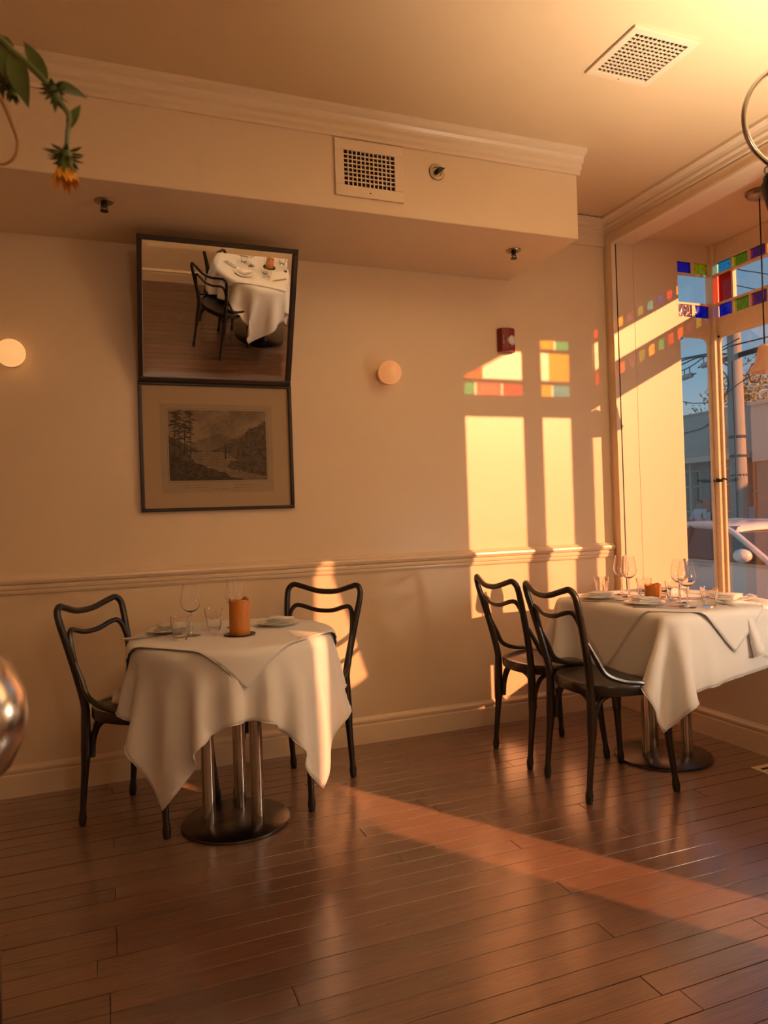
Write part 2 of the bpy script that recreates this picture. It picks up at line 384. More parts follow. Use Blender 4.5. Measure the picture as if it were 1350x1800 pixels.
w4 = glazing('window_4', O1, 'unseen opening added for the wall sun patch, half covered by a curtain')  # these three openings are added out of view to shape the sunlight
w5 = glazing('window_5', O2, 'unseen low opening added for the sun streak on the floor'); w6 = glazing('window_6', O3, 'unseen narrow opening added to let sun onto the round table')
MB().box(XD0 + .04, XD1 - .03, -3.535, -3.505, O2[2] + .022, O2[3] - .022).build('glazing_bar', 'window_paint', w5)

# ---- the bay
BX, BF = 3.52, 3.556         # inner and outer face of the bay front
ZB, ZH, ZT0, ZT1, ZBC = 0.58, 2.177, 2.287, 2.62, 2.73
struct(MB().box(XB + .13, BF + .05, YO1 - .08, 0.02, 0.42, 0.50).build('trim_bay_seat', 'trim_paint'), 'painted display ledge of the bay')
struct(MB().box(XB + .13, BF + .09, YO1 - .10, 0.04, ZBC, ZBC + .12).build('ceiling_bay', 'ceiling_paint'), 'low painted ceiling of the bay window')
struct(MB().box(XB + .13, BF, YO1 - .08, .02, 0, .42).build('wall_bay_base', 'wall_paint'))
# north flank wall of the bay: set-back strip, then the panel
YN = -0.077
nb = MB(); nb.box(XB + .13, 3.257, YN, 0.02, 0.50, ZBC)
nb.box(3.257, 3.505, YN, -.055, 0.50, ZB); nb.box(3.257, 3.505, YN, -.055, ZH, ZT0); nb.box(3.257, 3.505, YN, -.055, ZT1, ZBC)
struct(nb.build('wall_bay_north', 'wall_paint'), 'sunlit flank wall of the bay')
def pane(parent, mat, x0, x1, y0, y1, z0, z1): return MB().box(x0, x1, y0, y1, z0, z1).build('pane', mat, parent)
GX = 3.538                  # glass plane of the front
# front window
fw = MB()
fw.box(BX - .022, BF, YN - .030, YN + .030, 0.50, ZBC)                       # north corner post
fw.box(BX, 3.606, YO1 - .08, YO1 + .035, 0.50, ZBC)
fw.box(BX, BF, YO1 + .035, YN - .030, 0.50, ZB); fw.box(BX, BF, YO1 + .035, YN - .030, ZH, ZT0); fw.box(BX, BF, YO1 + .035, YN - .030, ZT1, ZBC)
win1 = struct(fw.build('window_1', 'window_paint', bevel=.004), 'bay front window under a stained glass transom')
pane(win1, 'window_glass', GX, GX + .005, YO1 + .035, YN - .030, ZB, ZH)
st = MB()                                                                    # glazing stops and rounded pane corners
for yy, s_ in ((YN - .030, -1), (YO1 + .035, 1)):
    st.box(BX + .004, GX, yy, yy + s_ * .016, ZB, ZH)
    c = (yy + s_ * .016, ZH); poly = [(c[0], c[1])] + [(c[0] + s_ * .055 * (1 - math.sin(a)), c[1] - .055 * (1 - math.cos(a))) for a in np.linspace(0, PI / 2, 7)]
    st.prism(poly, 0, BX + .006, GX - .003)
st.box(BX + .004, GX, YO1 + .035, YN - .030, ZH - .014, ZH); st.box(BX + .004, GX, YO1 + .035, YN - .030, ZB, ZB + .016)
st.build('glazing_stop', 'window_paint', win1)
tw = (YN - .030) - (YO1 + .035); ncol = 12; cw = tw / ncol
rows = [(ZT0, 2.362), (2.376, 2.543), (2.555, ZT1)]
mun = MB(); g = 0.006
ya = YO1 + .035; yb = YN - .030
for z0, z1 in ((2.362, 2.376), (2.543, 2.555)): mun.box(BX + .004, GX + .012, ya, yb, z0, z1)
for i in range(1, ncol):
    yc = yb - i * cw
    for r, (z0, z1) in enumerate(rows):
        if r == 1 and 1 < i < ncol - 1: continue
        mun.box(BX + .004, GX + .012, yc - g, yc + g, z0, z1)
mun.build('muntin', 'window_paint', win1)
top_c = ['light_blue', 'green', 'purple', 'yellow', 'red', 'blue', 'light_blue', 'green', 'purple', 'yellow', 'red', 'blue']
bot_c = ['blue', 'green', 'purple', 'orange', 'red', 'teal', 'yellow', 'green', 'purple', 'orange', 'red', 'light_blue']
for i in range(ncol):
    y1 = yb - i * cw - g; y0 = yb - (i + 1) * cw + g
    pane(win1, 'glass_' + top_c[i], GX, GX + .005, y0, y1, *rows[2]); pane(win1, 'glass_' + bot_c[i], GX, GX + .005, y0, y1, *rows[0])
    if i in (0, ncol - 1): pane(win1, 'glass_red', GX, GX + .005, y0, y1, *rows[1])
pane(win1, 'window_glass', GX, GX + .005, yb - (ncol - 1) * cw + g, yb - cw - g, *rows[1])
# north side window (narrow)
GY = -0.070
n2 = MB(); x0, x1 = 3.257, 3.495
n2.box(x0, x1, YN + .004, -.058, 2.364, 2.376); n2.box(x0, x1, YN + .004, -.058, 2.541, 2.555)
xm = (x0 + x1) / 2
for z0, z1 in (rows[0], rows[2]): n2.box(xm - .012, xm + .012, YN + .004, -.058, z0, z1)
n2.box(x0, x0 + .01, YN + .004, -.060, ZB, ZH); n2.box(x1 - .014, x1, YN + .004, -.060, ZB, ZH); n2.box(x0 + .01, x1 - .014, YN + .004, -.060, ZH - .012, ZH)
poly = [(x1 - .014, ZH - .012)] + [(x1 - .014 - .05 * (1 - math.sin(a)), ZH - .012 - .05 * (1 - math.cos(a))) for a in np.linspace(0, PI / 2, 7)]
n2.prism(poly, 1, YN + .006, -.060)
win2 = struct(n2.build('window_2', 'window_paint'), 'narrow side window of the bay')
pane(win2, 'window_glass', x0, x1, GY, GY + .005, ZB, ZH)
pane(win2, 'glass_blue', x0, xm - .012, GY, GY + .005, *rows[2]); pane(win2, 'glass_yellow', xm + .012, x1, GY, GY + .005, *rows[2])
pane(win2, 'window_glass', x0, x1, GY, GY + .005, *rows[1])
pane(win2, 'glass_pink', x0, xm - .012, GY, GY + .005, *rows[0]); pane(win2, 'glass_blue', xm + .012, x1, GY, GY + .005, *rows[0])
# south side windows (toward the recessed entrance)
ys0, ys1 = YO1 - .08, YO1
s3 = MB(); wx = ((2.80, 3.208), (3.288, 3.525))
s3.box(2.70, 2.80, ys0, ys1, 0.5, ZBC); s3.box(3.208, 3.288, ys0, ys1, 0.5, ZBC)
for a, b in wx:
    s3.box(a, b, ys0, ys1, .5, ZB); s3.box(a, b, ys0 + .02, ys1 - .02, ZH, ZT0); s3.box(a, b, ys0, ys1, ZT1, ZBC)
    s3.box(a, b, ys0 + .02, ys1 - .02, 2.362, 2.376); s3.box(a, b, ys0 + .02, ys1 - .02, 2.543, 2.555)
ygs = YO1 - .04
win3 = struct(s3.build('window_3', 'window_paint'), 'side window of the bay toward the entrance')
for a, b in wx: pane(win3, 'window_glass', a, b, ygs, ygs + .005, ZB, ZH)
def pr(mat, a, b, r): pane(win3, mat, a, b, ygs, ygs + .005, *rows[r])
for mt, a, b in (('teal', 2.80, 2.885), ('pink', 2.895, 3.05), ('red', 3.06, 3.208), ('yellow', 3.288, 3.375), ('light_blue', 3.385, 3.525)): pr('glass_' + mt, a, b, 0)
pr('glass_orange', 2.80, 2.935, 1); pr('window_glass', 2.94, 3.208, 1); pr('window_glass', 3.288, 3.355, 1); pr('glass_yellow', 3.362, 3.525, 1)
for mt, a, b in (('blue', 2.80, 2.93), ('green', 2.94, 3.07), ('purple', 3.08, 3.208), ('yellow', 3.288, 3.40), ('teal', 3.41, 3.525)): pr('glass_' + mt, a, b, 2)
# lintel and canopy of the recessed entrance (shades the transom)
struct(MB().box(XD1, 3.60, -7.5, YO1 - .10, 2.78, 3.6).build('trim_entrance_lintel', 'building_beige'))
struct(MB().box(XB + .13, 3.60, YO1 - .10, 0.5, ZBC + .12, 3.6).build('wall_facade_upper', 'building_beige'))

# ---- mouldings
def crown_profile():       # (out from wall, z down from ceiling)
    return [(0, 0), (.072, 0), (.072, -.016), (.062, -.022), (.048, -.028), (.040, -.040), (.040, -.052), (.024, -.060), (.024, -.078), (.012, -.086), (.012, -.10), (0, -.10)]
cp = crown_profile()
def sweep_y(m, prof, x, sx, y0, y1, z): m.prism([(x + sx * a, z + b) for a, b in prof], 1, y0, y1)
def sweep_x(m, prof, y, sy, x0, x1, z): m.prism([(y + sy * a, z + b) for a, b in prof], 0, x0, x1)
m = MB(); sweep_x(m, cp, YSF, -1, XW, XSE + .012, ZC); struct(m.build('trim_1', 'trim_paint'), 'crown moulding along the soffit')
m = MB(); sweep_x(m, [(a * .8, b * .9) for a, b in cp], 0, -1, XSE, XB, ZC - .005)
m.box(XSE, XB, -.012, 0, 2.685, ZC - .09); m.box(XSE, XB, -.018, 0, 2.677, 2.688)
struct(m.build('trim_2', 'trim_paint'), 'crown moulding in the corner by the bay')
m = MB(); sweep_y(m, cp, XB, -1, YS, 0, ZC); struct(m.build('trim_3', 'trim_paint'), 'crown moulding above the bay')
# bay casing
m = MB()
m.box(XB - .014, XB, -.032, 0, 0.13, ZC - .10); m.box(XB - .020, XB, -.032, -.024, .13, 2.70); m.box(XB - .024, XB, -.075, -.036, 0.50, 2.72)
m.box(XB - .028, XB, -.083, -.074, .50, 2.688)
m.box(XB - .018, XB, YO1, -.036, 2.688, ZC - .09); m.box(XB - .028, XB, YO1, -.074, 2.676, 2.690)
m.box(XB - .028, XB, YO1, -.06, 0.485, 0.505)
struct(m.build('trim_4', 'trim_paint', bevel=.002), 'painted casing around the bay opening')
m = MB(); m.box(XB + .002, XB + .012, -.0765, -.070, .505, 2.675); struct(m.build('trim_5', 'duct'), 'dark gap beside the bay casing')
# chair rail
rp_ = [(0, 0), (.010, 0), (.014, .010), (.014, .018), (.020, .022), (.022, .032), (.018, .040), (.030, .046), (.036, .058), (.034, .068), (.020, .074), (.008, .084), (0, .086)]
m = MB(); sweep_x(m, rp_, 0, -1, XW, XB - .03, .866); struct(m.build('trim_chair_rail', 'trim_paint'), 'moulded chair rail along the back wall')
m = MB(); m.prism([(YS + a, .866 + b) for a, b in rp_], 0, XW, XD0); struct(m.build('trim_chair_rail_front', 'trim_paint'))
bp_ = [(0, 0), (.018, 0), (.018, .092), (.013, .097), (.013, .104), (.019, .108), (.019, .118), (.010, .126), (.006, .133), (0, .133)]
m = MB(); sweep_x(m, bp_, 0, -1, XW, XB, 0); struct(m.build('baseboard_back', 'trim_paint'))
m = MB(); sweep_y(m, bp_, XB, -1, YO1, 0, 0); struct(m.build('baseboard_right', 'trim_paint'))
m = MB(); m.prism([(YS + a, b) for a, b in bp_], 0, XW, XD0); struct(m.build('baseboard_front', 'trim_paint'))
m = MB(); m.prism([(XW + a, b) for a, b in bp_], 1, YS, 0); struct(m.build('baseboard_left', 'trim_paint'))

# ================================================================== TABLES
ZTOP = 0.716
def sdf2(kind, dims, p):
    if kind == 'round':
        r = np.hypot(p[:, 0], p[:, 1]) + 1e-9; return r - dims, p[:, :2] / r[:, None]
    hx, hy = dims; q = np.abs(p[:, :2]) - np.array([hx, hy]); o = np.maximum(q, 0); lo = np.hypot(o[:, 0], o[:, 1])
    ins = np.minimum(np.maximum(q[:, 0], q[:, 1]), 0); d = lo + ins
    gout = o / (lo[:, None] + 1e-9); gin = np.stack([(q[:, 0] >= q[:, 1]), (q[:, 0] < q[:, 1])], 1).astype(float)
    gr = np.where((lo > 1e-9)[:, None], gout, gin) * np.sign(p[:, :2] + 1e-12); return d, gr
def drape(kind, dims, size, rot, off=(0, 0), n=45, lift=0.003, steps=200, seed=1, rr=0.012, seats=(), wall=None):
    """square linen cloth falling over a table top (position based), returns grid vertices about the table centre"""
    r_ = np.random.default_rng(seed); sx, sy = size if hasattr(size, '__len__') else (size, size)
    u = np.linspace(-.5, .5, n); X, Y = np.meshgrid(u * sx, u * sy, indexing='ij')
    c, s_ = math.cos(rot), math.sin(rot)
    p = np.stack([c * X - s_ * Y + off[0], s_ * X + c * Y + off[1], np.full_like(X, ZTOP + lift)], -1)
    p[..., 2] += r_.normal(0, .0004, X.shape); v = np.zeros_like(p)
    hx, hy = sx / (n - 1), sy / (n - 1); diag = math.hypot(hx, hy)
    D2 = dims - rr if kind == 'round' else (dims[0] - rr, dims[1] - rr)
    th = 0.026; zc = ZTOP - th / 2
    rest_in = sdf2(kind, dims, p.reshape(-1, 3))[0] < -.03
    groups = []
    def grp(ax0, ax1, L, k):
        groups.append((ax0, ax1, L, k))
    sl = slice
    for st in (0, 1):
        grp((sl(st, n - 1, 2), sl(None)), (sl(st + 1, n, 2), sl(None)), hx, 1.0); grp((sl(None), sl(st, n - 1, 2)), (sl(None), sl(st + 1, n, 2)), hy, 1.0)
        grp((sl(st, n - 1, 2), sl(0, n - 1)), (sl(st + 1, n, 2), sl(1, n)), diag, .22); grp((sl(st, n - 1, 2), sl(1, n)), (sl(st + 1, n, 2), sl(0, n - 1)), diag, .22)
    for st in range(4):
        for q in (2,):
            grp((sl(st, n - q, 4), sl(None)), (sl(st + q, n, 4), sl(None)), hx * q, .07); grp((sl(None), sl(st, n - q, 4)), (sl(None), sl(st + q, n, 4)), hy * q, .07)
    dt = 1 / 60
    for it in range(steps):
        v[..., 2] -= 9.8 * dt; v *= 0.965
        old = p.copy(); p = p + v * dt
        for k in range(14):
            for a0, a1, L, w_ in groups:
                A = p[a0]; B = p[a1]
                m0 = min(A.shape[0], B.shape[0]); m1 = min(A.shape[1], B.shape[1])
                A = A[:m0, :m1]; B = B[:m0, :m1]
                d = B - A; ln = np.linalg.norm(d, axis=-1, keepdims=True) + 1e-9
                cor = d * ((ln - L) / ln) * (.5 * w_)
                A += cor; B -= cor
            f = p.reshape(-1, 3)
            d2, g2 = sdf2(kind, D2, f); zt_ = ZTOP + lift
            onto = rest_in | ((d2 < 0) & (f[:, 2] > ZTOP - .02))
            up_ = onto & (f[:, 2] < zt_); f[up_, 2] = zt_
            rim = ~onto & (d2 < rr + lift) & (f[:, 2] > ZTOP - rr) & (f[:, 2] < zt_)      # rounded rim
            o1 = np.maximum(d2, 0); o2 = np.maximum(f[:, 2] - (ZTOP - rr), 0); ln = np.hypot(o1, o2) + 1e-9; pen = (rr + lift) - ln
            rim &= pen > 0
            f[rim, :2] += g2[rim] * (pen * o1 / ln)[rim][:, None]; f[rim, 2] += (pen * o2 / ln)[rim]
            low = ~onto & (f[:, 2] <= ZTOP - rr) & (d2 < rr + lift); f[low, :2] += g2[low] * (rr + lift - d2)[low][:, None]
            for sx0, sy0, sr, sz in seats:                # chair seats under the hanging cloth
                dx = f[:, 0] - sx0; dy = f[:, 1] - sy0; on = (dx * dx + dy * dy < sr * sr) & (f[:, 2] < sz) & (f[:, 2] > sz - .30); f[on, 2] = sz
            if wall is not None: f[:, 0] = np.minimum(f[:, 0], wall)
            if k == 13:                                   # friction against the top
                ot = old.reshape(-1, 3); f[up_, :2] = f[up_, :2] * .25 + ot[up_, :2] * .75
        v = (p - old) / dt
        sp_ = np.linalg.norm(v, axis=-1, keepdims=True); v *= np.minimum(1, 3.0 / (sp_ + 1e-9))
    return p
def cloth_obj(name, P, loc, label, group, thick=.0012, sub=1):
    n = P.shape[0]; me = bpy.data.meshes.new(name)
    F = [(i * n + j, (i + 1) * n + j, (i + 1) * n + j + 1, i * n + j + 1) for i in range(n - 1) for j in range(n - 1)]
    me.from_pydata([tuple(q) for q in P.reshape(-1, 3)], [], F)
    uv = me.uv_layers.new(name='UVMap'); loops = np.array([l.vertex_index for l in me.loops])
    co = np.stack([(loops // n) / (n - 1), (loops % n) / (n - 1)], 1).astype(np.float32); uv.data.foreach_set('uv', co.ravel())
    me.polygons.foreach_set('use_smooth', [True] * len(F)); me.materials.append(MATS['tablecloth_linen'])
    o = bpy.data.objects.new(name, me); COL.objects.link(o); o.location = loc
    s_ = o.modifiers.new('sub', 'SUBSURF'); s_.levels = s_.render_levels = sub
    t = o.modifiers.new('thick', 'SOLIDIFY'); t.thickness = thick; t.offset = 1
    # hem: a folded border along the edge
    tag(o, label, 'tablecloth', group); return o
def hem(o, P):
    n = P.shape[0]; idx = [(i, 0) for i in range(n)] + [(n - 1, j) for j in range(1, n)] + [(i, n - 1) for i in range(n - 2, -1, -1)] + [(0, j) for j in range(n - 2, 0, -1)]
    MB().tube([P[i] for i in idx], .0017, n=5, closed=True).build('hem', 'tablecloth_linen', o)

def make_table(kind, dims, loc, label, br=.205, col=.105, base_off=(0, 0)):
    t = thing('restaurant_table', label, 'table', loc)
    m = MB()
    if kind == 'round': d_ = dims - .022; m.lathe([(0.0, ZTOP - .030), (d_ - .01, ZTOP - .030), (d_, ZTOP - .022), (d_, ZTOP - .014), (d_ - .01, ZTOP - .005), (0, ZTOP - .005)], 48)
    else: m.box(-dims[0] + .022, dims[0] - .022, -dims[1] + .022, dims[1] - .022, ZTOP - .030, ZTOP - .005)
    m.build('tabletop', 'dark_cabinet', t)
    bx, by = base_off
    MB().lathe([(0, 0), (br - .004, 0), (br, .003), (br, .010), (br - .006, .014), (0, .016)], 64, (bx, by, 0)).build('base_plate', 'base_metal', t)
    for i in range(3):
        a = math.radians(191) + i * 2 * PI / 3
        MB().lathe([(.024, .012), (.024, ZTOP - .04)], 24, (bx + col * math.cos(a), by + col * math.sin(a), 0)).build('column', 'steel', t)
    MB().box(bx - .14, bx + .14, by - .14, by + .14, ZTOP - .04, ZTOP - .030).build('top_plate', 'dark_metal', t)
    return t
TL = (0.452, -0.690); TR = (2.415, -0.825); TM = (1.49, -3.585)
RL = 0.375; RM = 0.47
make_table('round', RL, (TL[0], TL[1], 0), 'round restaurant table on steel columns below the mirror', base_off=(-.01, .012))
make_table('square', (.335, .412), (TR[0], TR[1], 0), 'square restaurant table on steel columns in the corner by the bay', base_off=(-.035, .015), br=.215)
make_table('round', RM, (TM[0], TM[1], 0), 'round restaurant table seen in the tilted mirror', br=.25, base_off=(.03, .03))
CH = [(.150, -.462), (.742, -.452), (1.955, -.535), (1.955, -.975), (1.105, -3.315), (1.25, -3.885)]
def seats_of(T, ids): return [(CH[i][0] - T[0], CH[i][1] - T[1], .222, .464) for i in ids]
GC = 'white undercloths of the tables'; GT = 'white overlay cloths on the tables'
P = drape('round', RL, 1.13, math.radians(-4), seed=3, seats=seats_of(TL, (0, 1))); o = cloth_obj('tablecloth', P, (*TL, 0), 'long white tablecloth draped over the round table below the mirror', GC); hem(o, P)
P = drape('round', RL + .006, .70, math.radians(41), n=35, lift=.0095, steps=150, seed=4); o = cloth_obj('overlay_cloth', P, (*TL, 0), 'small white overlay cloth with a pointed corner on the table below the mirror', GT); hem(o, P)
P = drape('square', (.335, .412), (1.16, 1.29), math.radians(7), seed=5, wall=.352); o = cloth_obj('tablecloth', P, (*TR, 0), 'long white tablecloth draped over the square table by the bay', GC); hem(o, P)
P = drape('square', (.341, .418), .81, math.radians(45), n=35, lift=.0095, steps=150, seed=6, wall=.356); o = cloth_obj('overlay_cloth', P, (*TR, 0), 'white overlay cloth laid diagonally on the table by the bay', GT); hem(o, P)
P = drape('round', RM, 1.36, math.radians(-32), n=41, steps=160, seed=8, seats=seats_of(TM, (4, 5))); o = cloth_obj('tablecloth', P, (*TM, 0), 'white tablecloth on the table reflected in the mirror', GC); hem(o, P)
P = drape('round', RM + .006, .86, math.radians(13), n=31, lift=.0095, steps=120, seed=9); o = cloth_obj('overlay_cloth', P, (*TM, 0), 'overlay cloth on the table reflected in the mirror', GT); hem(o, P)
ZD = ZTOP + .0115           # top of the dressed table

# ================================================================== CHAIRS (faces +Y)
def make_chair(label):
    t = thing('bentwood_chair', label, 'chair', group='black bentwood cafe chairs')
    hs = .455
    def outline(a, k=1.0):   # rounded seat, wider at the front
        c, s_ = math.cos(a), math.sin(a); e = 2.45
        r = (abs(c / (.205 + .0 * s_)) ** e + abs(s_ / .200) ** e) ** (-1 / e)
        wx = 1 + .045 * s_
        return (r * c * wx * k, r * s_ * k + .0)
    n = 40; m = MB(); rings = [(1.0, hs - .042), (1.015, hs - .036), (1.015, hs - .006), (1.0, hs), (.90, hs), (.885, hs - .004), (.6, hs - .010), (.25, hs - .013), (.001, hs - .013)]
    V = []; F = []
    for k, z in rings:
        for j in range(n): x_, y_ = outline(2 * PI * j / n, k); V.append((x_, y_, z))
    for i in range(len(rings) - 1):
        for j in range(n): F.append((i * n + j, i * n + (j + 1) % n, (i + 1) * n + (j + 1) % n, (i + 1) * n + j))
    F.append(tuple(range(n))[::-1]); F2 = F
    m.add(V, F2, True); m.build('seat', 'black_wood', t)
    # back: outer hoop with a saddle shaped top
    zc_ = .842
    def yb(z): return -.182 - max(0, (z - .45)) ** 1.25 * .285
    half = [(.150, yb(.40), .40), (.152, yb(.47), .47), (.166, yb(.58), .58), (.182, yb(.70), .70), (.192, yb(.78), .78), (.190, yb(.822), .822), (.168, yb(.842) - .004, zc_),
            (.130, yb(.834) - .014, .834), (.06, yb(.816) - .030, .814)]
    path = [(-x_, y_, z) for x_, y_, z in half] + [(0, yb(.81) - .034, .809)] + half[::-1]
    sp_ = spline(path, 6); MB().tube(sp_, lerp_r([.0165, .0155, .0145, .0135, .013, .0125, .013, .0125, .013, .0135, .0145, .0155, .0165], len(sp_)), 10).build('back_frame', 'black_wood', t)
    inn = [(.170, yb(.60) + .006, .605), (.168, yb(.66) + .004, .665), (.160, yb(.715), .722), (.140, yb(.745) - .004, .748), (.105, yb(.745) - .014, .744), (.05, yb(.73) - .026, .728)]
    path = [(-x_, y_, z) for x_, y_, z in inn] + [(0, yb(.73) - .029, .724)] + inn[::-1]
    sp_ = spline(path, 6); MB().tube(sp_, .0105, 8).build('back_rail', 'black_wood', t)
    for s_ in (-1, 1):
        pth = spline([(s_ * .174, yb(.63) + .012, .63), (s_ * .180, yb(.56) + .030, .565), (s_ * .190, -.135, .505), (s_ * .200, -.065, .474), (s_ * .210, .01, .462), (s_ * .212, .05, .452)], 6)
        MB().tube(pth, lerp_r([.007, .0105, .011, .011, .010, .008], len(pth)), 8).build('side_brace', 'black_wood', t)
        # rear leg
        pth = spline([(s_ * .150, -.182, .445), (s_ * .152, -.182, .36), (s_ * .154, -.184, .27), (s_ * .155, -.190, .20), (s_ * .156, -.202, .08), (s_ * .156, -.206, .035), (s_ * .156, -.208, 0.001)], 6)
        MB().tube(pth, lerp_r([.017, .0185, .0195, .0160, .0135, .012, .0165, .0125], len(pth)), 10).build('leg', 'black_wood', t)
        pth = spline([(s_ * .158, .150, .43), (s_ * .161, .153, .36), (s_ * .166, .160, .27), (s_ * .170, .166, .20), (s_ * .178, .178, .08), (s_ * .181, .182, .035), (s_ * .183, .185, 0.001)], 6)
        MB().tube(pth, lerp_r([.020, .021, .0215, .0165, .0140, .012, .0165, .0125], len(pth)), 10).build('leg', 'black_wood', t)
    # arched stretchers under the seat
    C_ = [(-.150, -.176), (.150, -.176), (.160, .150), (-.160, .150)]
    for i in range(4):
        a = Vector((*C_[i], 0)); b = Vector((*C_[(i + 1) % 4], 0)); ins = -((a + b) / 2).normalized() * .012
        pts = []
        for tt, z in ((.03, .262), (.055, .33), (.13, .385), (.26, .408), (.5, .414), (.74, .408), (.87, .385), (.945, .33), (.97, .262)):
            q = a.lerp(b, tt) + ins; pts.append((q.x, q.y, z))
        MB().tube(spline(pts, 4), .0105, 8).build('arched_brace', 'black_wood', t)
    return t
ch = make_chair('black bentwood chair whose back faces the sunlit wall, left of the candle table')
def put(o, x, y, face, label):
    o.location = (x, y, 0); o.rotation_euler = (0, 0, face - PI / 2); o['label'] = label
put(ch, *CH[0], math.radians(-38), 'black bentwood chair pulled up to the round table, farther from the bay')
spots = [(*CH[1], math.radians(223), 'black bentwood chair at the round table with a sun patch behind its back'),
         (*CH[2], math.radians(-1), 'black bentwood chair at the square table, nearer the back wall'),
         (*CH[3], math.radians(-3), 'black bentwood chair at the square table, farther from the back wall'),
         (*CH[4], math.radians(-43), 'black bentwood chair reflected in the tilted mirror'),
         (*CH[5], math.radians(45), 'black bentwood chair mostly hidden behind the reflected one')]
for x, y, a, lb in spots: put(copy_tree(ch), x, y, a, lb)

# ================================================================== TABLEWARE
def wine_glass():
    t = thing('wine_glass', '', 'glass', group='wine glasses on the set tables')
    MB().lathe([(0, 0), (.034, 0), (.0345, .0015), (.020, .004), (.006, .008), (.0035, .014), (.003, .05), (.0032, .080), (.0045, .0855), (0, .086)], 28).build('stem', 'wine_glass_clear', t)
    MB().olathe([(.0, .0865), (.006, .0872), (.018, .092), (.030, .103), (.0365, .118), (.0370, .132), (.0335, .155), (.0285, .180), (.0265, .193), (.0258, .1930), (.0277, .180), (.0326, .155), (.0361, .131), (.0355, .119), (.0292, .1045), (.017, .0935), (.0, .0905)], 32).build('bowl', 'wine_glass_clear', t)
    return t
def tumbler():
    t = thing('tumbler', '', 'glass', group='fluted tumblers on the set tables')
    fl_ = lambda a, z: 1 + (.035 * math.cos(9 * a) if .008 < z < .062 else 0)
    MB().olathe([(0.0, 0), (.022, 0), (.0245, .003), (.0265, .012), (.0300, .040), (.0330, .060), (.0350, .068), (.0362, .085), (.0345, .085), (.0330, .068), (.0305, .058), (.0270, .038), (.0235, .014), (.018, .010), (0, .009)], 54, fl=fl_).build('body', 'tumbler_glass', t)
    return t
def plate():
    t = thing('dinner_plate', '', 'plate', group='white side plates')
    MB().lathe([(0, 0), (.048, 0), (.050, .003), (.072, .010), (.086, .013), (.087, .0145), (.084, .0155), (.066, .012), (.050, .007), (0, .006)], 40).build('dish', 'porcelain', t)
    return t
def napkin():
    t = thing('folded_napkin', '', 'napkin', group='folded napkins on the plates')
    z = 0
    for k in range(4):
        wv = .056 - .002 * k; m = MB(); n = 9; V = []; F = []
        for s_ in (0, 1):
            for i in range(n):
                for j in range(5):
                    x_ = -wv + 2 * wv * i / (n - 1); y_ = -.036 + .072 * j / 4
                    d = 1 - max(abs(i / (n - 1) * 2 - 1) ** 6, abs(j / 4 * 2 - 1) ** 6)
                    V.append((x_ + .003 * k, y_, z + (s_ * .0058 if s_ else 0) * (.35 + .65 * d) + .002 * math.sin(3 * x_ / wv + k)))
        for i in range(n - 1):
            for j in range(4):
                a = i * 5 + j; F.append((a, a + 5, a + 6, a + 1)); b = a + n * 5; F.append((b, b + 1, b + 6, b + 5))
        ed = [(i, 0) for i in range(n)] + [(n - 1, j) for j in range(1, 5)] + [(i, 4) for i in range(n - 2, -1, -1)] + [(0, j) for j in range(3, 0, -1)]
        for e0, e1 in zip(ed, ed[1:] + ed[:1]):
            a, b = e0[0] * 5 + e0[1], e1[0] * 5 + e1[1]; F.append((a, b, b + n * 5, a + n * 5))
        m.add(V, F, True); m.build('fold', 'napkin', t); z += .0052
    return t
def knife():
    t = thing('table_knife', '', 'knife', group='table knives')
    MB().obox((-.058, 0, .0035), (.047, 0, 0), (0, .0055, 0), (0, 0, .003)).build('handle', 'cutlery', t, bevel=.0025)
    MB().prism([(-.012, -.005), (.060, -.008), (.092, -.006), (.100, .004), (.02, .006), (-.012, .005)], 2, .002, .0042).build('blade', 'cutlery', t)
    return t
def fork():
    t = thing('table_fork', '', 'fork', group='table forks')
    MB().tube(spline([(-.10, 0, .003), (-.05, 0, .004), (.02, 0, .005), (.045, 0, .004)], 5), lerp_r([.006, .005, .0032, .004], 16), 8, flat=.5).build('handle', 'cutlery', t)
    for k in range(4):
        yy = (k - 1.5) * .0055
        MB().tube(spline([(.043, yy * .7, .004), (.065, yy, .003), (.085, yy, .005), (.10, yy, .009)], 3), .0013, 6).build('tine', 'cutlery', t)
    return t
